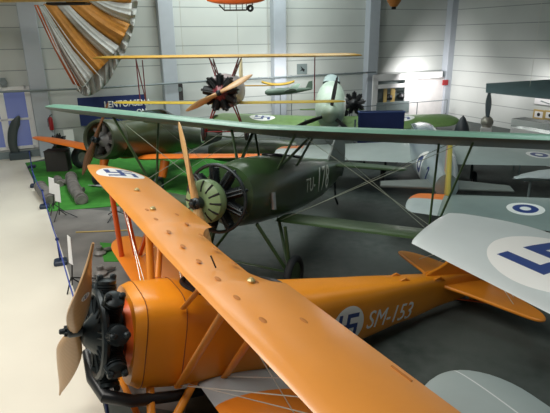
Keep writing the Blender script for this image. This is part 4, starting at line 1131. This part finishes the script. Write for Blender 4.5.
def rope(a, b_, label, sag=.12, r=.014):
    pts = [a.lerp(b_, i / 14) - Vector((0, 0, sag * 4 * (i / 14) * (1 - i / 14))) for i in range(15)]
    o0 = Vector((a.x, a.y, 0))
    o = MB().tube([q - o0 for q in pts], r, 6).build('barrier_rope', M['blue_rope']); o.location = o0; tag(o, label, 'rope')
rope(bp[1], bp[0], 'blue rope between the two barrier posts nearest the window'); rope(bp[0], bp[2], 'blue rope along the left edge of the green mat')
rope(bp[2], bp[3], 'blue rope along the cream walkway from the mat corner to the dark weight'); rope(bp[3], bp[4], 'blue rope in front of the orange propeller running to the bottom edge', .2)
# engine part and propeller lying on the grey floor
def small_part(px, py, label):
    p = at_z(px, py, 0); root = empty('engine_part', (p.x, p.y, 0), R(30), label, 'engine part')
    MB().lathe([(.03, 0), (.12, .0), (.14, .06), (.07, .12), (.07, .2), (.02, .22)], (0, 0, .0), (0, 0, 1), 16).build('body', M['grey_metal'], root)
    MB().tube([(0, 0, .1), (.22, .05, .08), (.3, .1, .05)], [.05, .05, .03], 8).build('arm', M['grey_metal'], root)
small_part(101, 275, 'grey cast part on the floor right of the tall narrow sign'); small_part(100, 255, 'grey cast part on the floor beside the small green mat')
p = at_z(116, 218, 0)
root = empty('display_stand', (p.x, p.y, 0), R(15), 'low black tripod stand on the grey floor beneath the orange upper wing tip', 'stand')
mb = MB()
for q in (0, 2.1, 4.2): mb.tube([(0, 0, .2), (.4 * math.cos(q), .4 * math.sin(q), .012)], .014, 6)
mb.build('tripod', M['black'], root); MB().box((0, 0, .24), (.25, .18, .02), R and Matrix.Rotation(.3, 3, 'X')).build('plate', M['grey_metal'], root)
p0 = at_z(76, 233, 0); p1 = at_z(128, 231, 0)
o = MB().tube([Vector((0, 0, .02)), p1 - p0 + Vector((0, 0, .02))], .018, 8).build('floor_rod', M['frame_yellow']); o.location = p0; tag(o, 'thin pale rod lying on the grey floor next to the lower wing tip', 'rod')
# white tapering tail fragment on the mat
p0 = at_z(88, 186, .03); 
root = empty('aircraft_fragment', (p0.x, p0.y, 0), R(-12), 'small pale tapering metal fragment on the green mat beside the orange wing tip', 'fragment')
MB().loft([[Vector((x, w_ * math.cos(2 * PI * j / 10), .06 + w_ * .5 * math.sin(2 * PI * j / 10))) for j in range(10)] for x, w_ in ((0, .01), (.3, .05), (.7, .1), (.9, .09))]).build('fragment', M['silver'], root)

# far low tables behind the TU wing at the right
p = at_t(488, 150, 17.2)
root = empty('display_table', (p.x, p.y, 0), R(-8), 'long beige display table beyond the right jet wing', 'table')
MB().box((0, 0, p.z), (2.2, .7, .05), None, .01).build('table_top', paint('beige board', (.5, .45, .36), .6), root)
for sx in (-1, 1):
    for sy in (-.3, .3): MB().tube([(sx, sy, 0), (sx, sy, p.z)], .025, 8).build('leg', M['pewter'], root)
p = at_t(545, 176, 13.2)
root = empty('aircraft_wreck_part', (p.x, p.y, 0), R(10), 'pale crumpled nose section on trestles below the far jet wing at the right edge', 'aircraft part')
MB().loft([[Vector((x, w_ * math.cos(2 * PI * j / 14), p.z + w_ * .5 * math.sin(2 * PI * j / 14) + .03 * math.sin(x * 9 + j))) for j in range(14)] for x, w_ in ((-.9, .03), (-.6, .14), (-.1, .24), (.5, .3), (1.2, .28))]).build('nose_shell', M['silver'], root)
for sx in (-.4, .7): MB().tube([(sx, 0, 0), (sx, 0, p.z - .1)], .03, 8).build('trestle_leg', M['pewter'], root)

# ================================================================== LIGHT
def area(name, loc, target, size, sy, power, col=(1, 1, 1), spread=None):
    ld = bpy.data.lights.new(name, 'AREA'); ld.shape = 'RECTANGLE'; ld.size = size; ld.size_y = sy; ld.energy = power; ld.color = col
    if spread: ld.spread = spread
    o = bpy.data.objects.new(name, ld); COL.objects.link(o); o.location = loc
    o.rotation_euler = (Vector(target) - Vector(loc)).to_track_quat('-Z', 'Y').to_euler(); return o
area('ceiling_lamp', (-6.5, 5, 8.8), (-6.5, 5, 0), 3, 8, 900, (1, .97, .9))
area('ceiling_lamp', (-2, 3.5, 8.8), (-2, 4, 0), 3, 3, 270, (1, .96, .9))
area('ceiling_lamp', (-3, 15, 8.8), (-3, 15, 0), 4, 6, 420, (.93, 1, .97), R(130))
area('ceiling_lamp', (6, 9, 8.8), (6, 9, 0), 3, 6, 115, (.85, 1, .98), R(110))
area('ceiling_lamp', (2, 19, 8.8), (0, 18, 0), 4, 4, 200, (.93, 1, .97), R(120))
def wl(px, py, n, power, sz=1.2, col=(1, .96, .95), f=on_wall, up=.9):
    p = f(px, py, n); t = f(px, py, 0)
    a = p + Vector((0, 0, up)); area('display_lamp', a, t, sz, .3, power, col)
wl(425, 92, 1.6, 120); wl(300, 92, 1.8, 40, 2.5); wl(250, 95, 1.5, 25, 2)
wl(530, 100, 1.2, 30, 1.5, f=on_rwall); wl(490, 112, 1.2, 15, 1.5, f=on_rwall)
area('wall_washer', wall(8.5, 3.0, 8.7), wall(8.5, 0, 4), 7, .5, 420, (.92, 1, .97))
w = bpy.data.worlds.new('hall air'); sc.world = w; w.use_nodes = True
w.node_tree.nodes['Background'].inputs[0].default_value = (.75, .88, .9, 1); w.node_tree.nodes['Background'].inputs[1].default_value = .22
sc.view_settings.view_transform = 'Standard'; sc.view_settings.look = 'None'; sc.view_settings.gamma = 1; sc.view_settings.exposure = 0

# dark green aircraft body stored behind the biplanes
a = Vector((-2.35, 18.0, .62)); b_ = Vector((.8, 17.85, .62)); d = b_ - a
root = empty('stored_aircraft_fuselage', (a.x, a.y, 0), math.atan2(d.y, d.x), 'dark green aircraft body on low trestles glimpsed beneath the green biplane wing', 'aircraft fuselage')
fu = Fuse([(0, .6, .2, .2, 2), (.3, .6, .36, .36, 2), (1.2, .62, .42, .44, 2.2), (2.4, .62, .40, .42, 2.2), (3.15, .6, .3, .32, 2.2)])
fu.mb(.2).build('fuselage', paint('stored dark green skin', (.025, .04, .022), .4, col2=(.05, .08, .03), camo=1.2), root)
for x in (.7, 2.5):
    mb = MB()
    for sy in (-.4, .4): mb.tube([(x, sy, 0), (x, sy * .4, .24)], .03, 6)
    mb.tube([(x, -.42, .02), (x, .42, .02)], .03, 6); mb.build('trestle', M['pewter'], root)
for o in list(COL.objects):
    if o.parent or 'category' not in o: continue
    n_ = o.name.split('.')[0]; g_ = {'barrier_post': 'blue barrier posts along the walkway', 'barrier_rope': 'blue ropes of the barrier', 'sign_stand': 'white sign cards on black stands',
        'engine_casting': 'grey castings lying on the green mat', 'jet_aircraft': 'grey jets with roundels', 'framed_picture': 'yellow framed pictures on the right wall', 'fire_extinguisher': 'red fire extinguishers on the columns',
        'radial_engine_on_stand': 'radial engines on stands', 'engine_part': 'grey cast parts on the grey floor', 'dark_engine_model': 'black machine parts in the booth', 'floor_mat': 'green floor mats'}.get(n_)
    if g_: o['group'] = g_
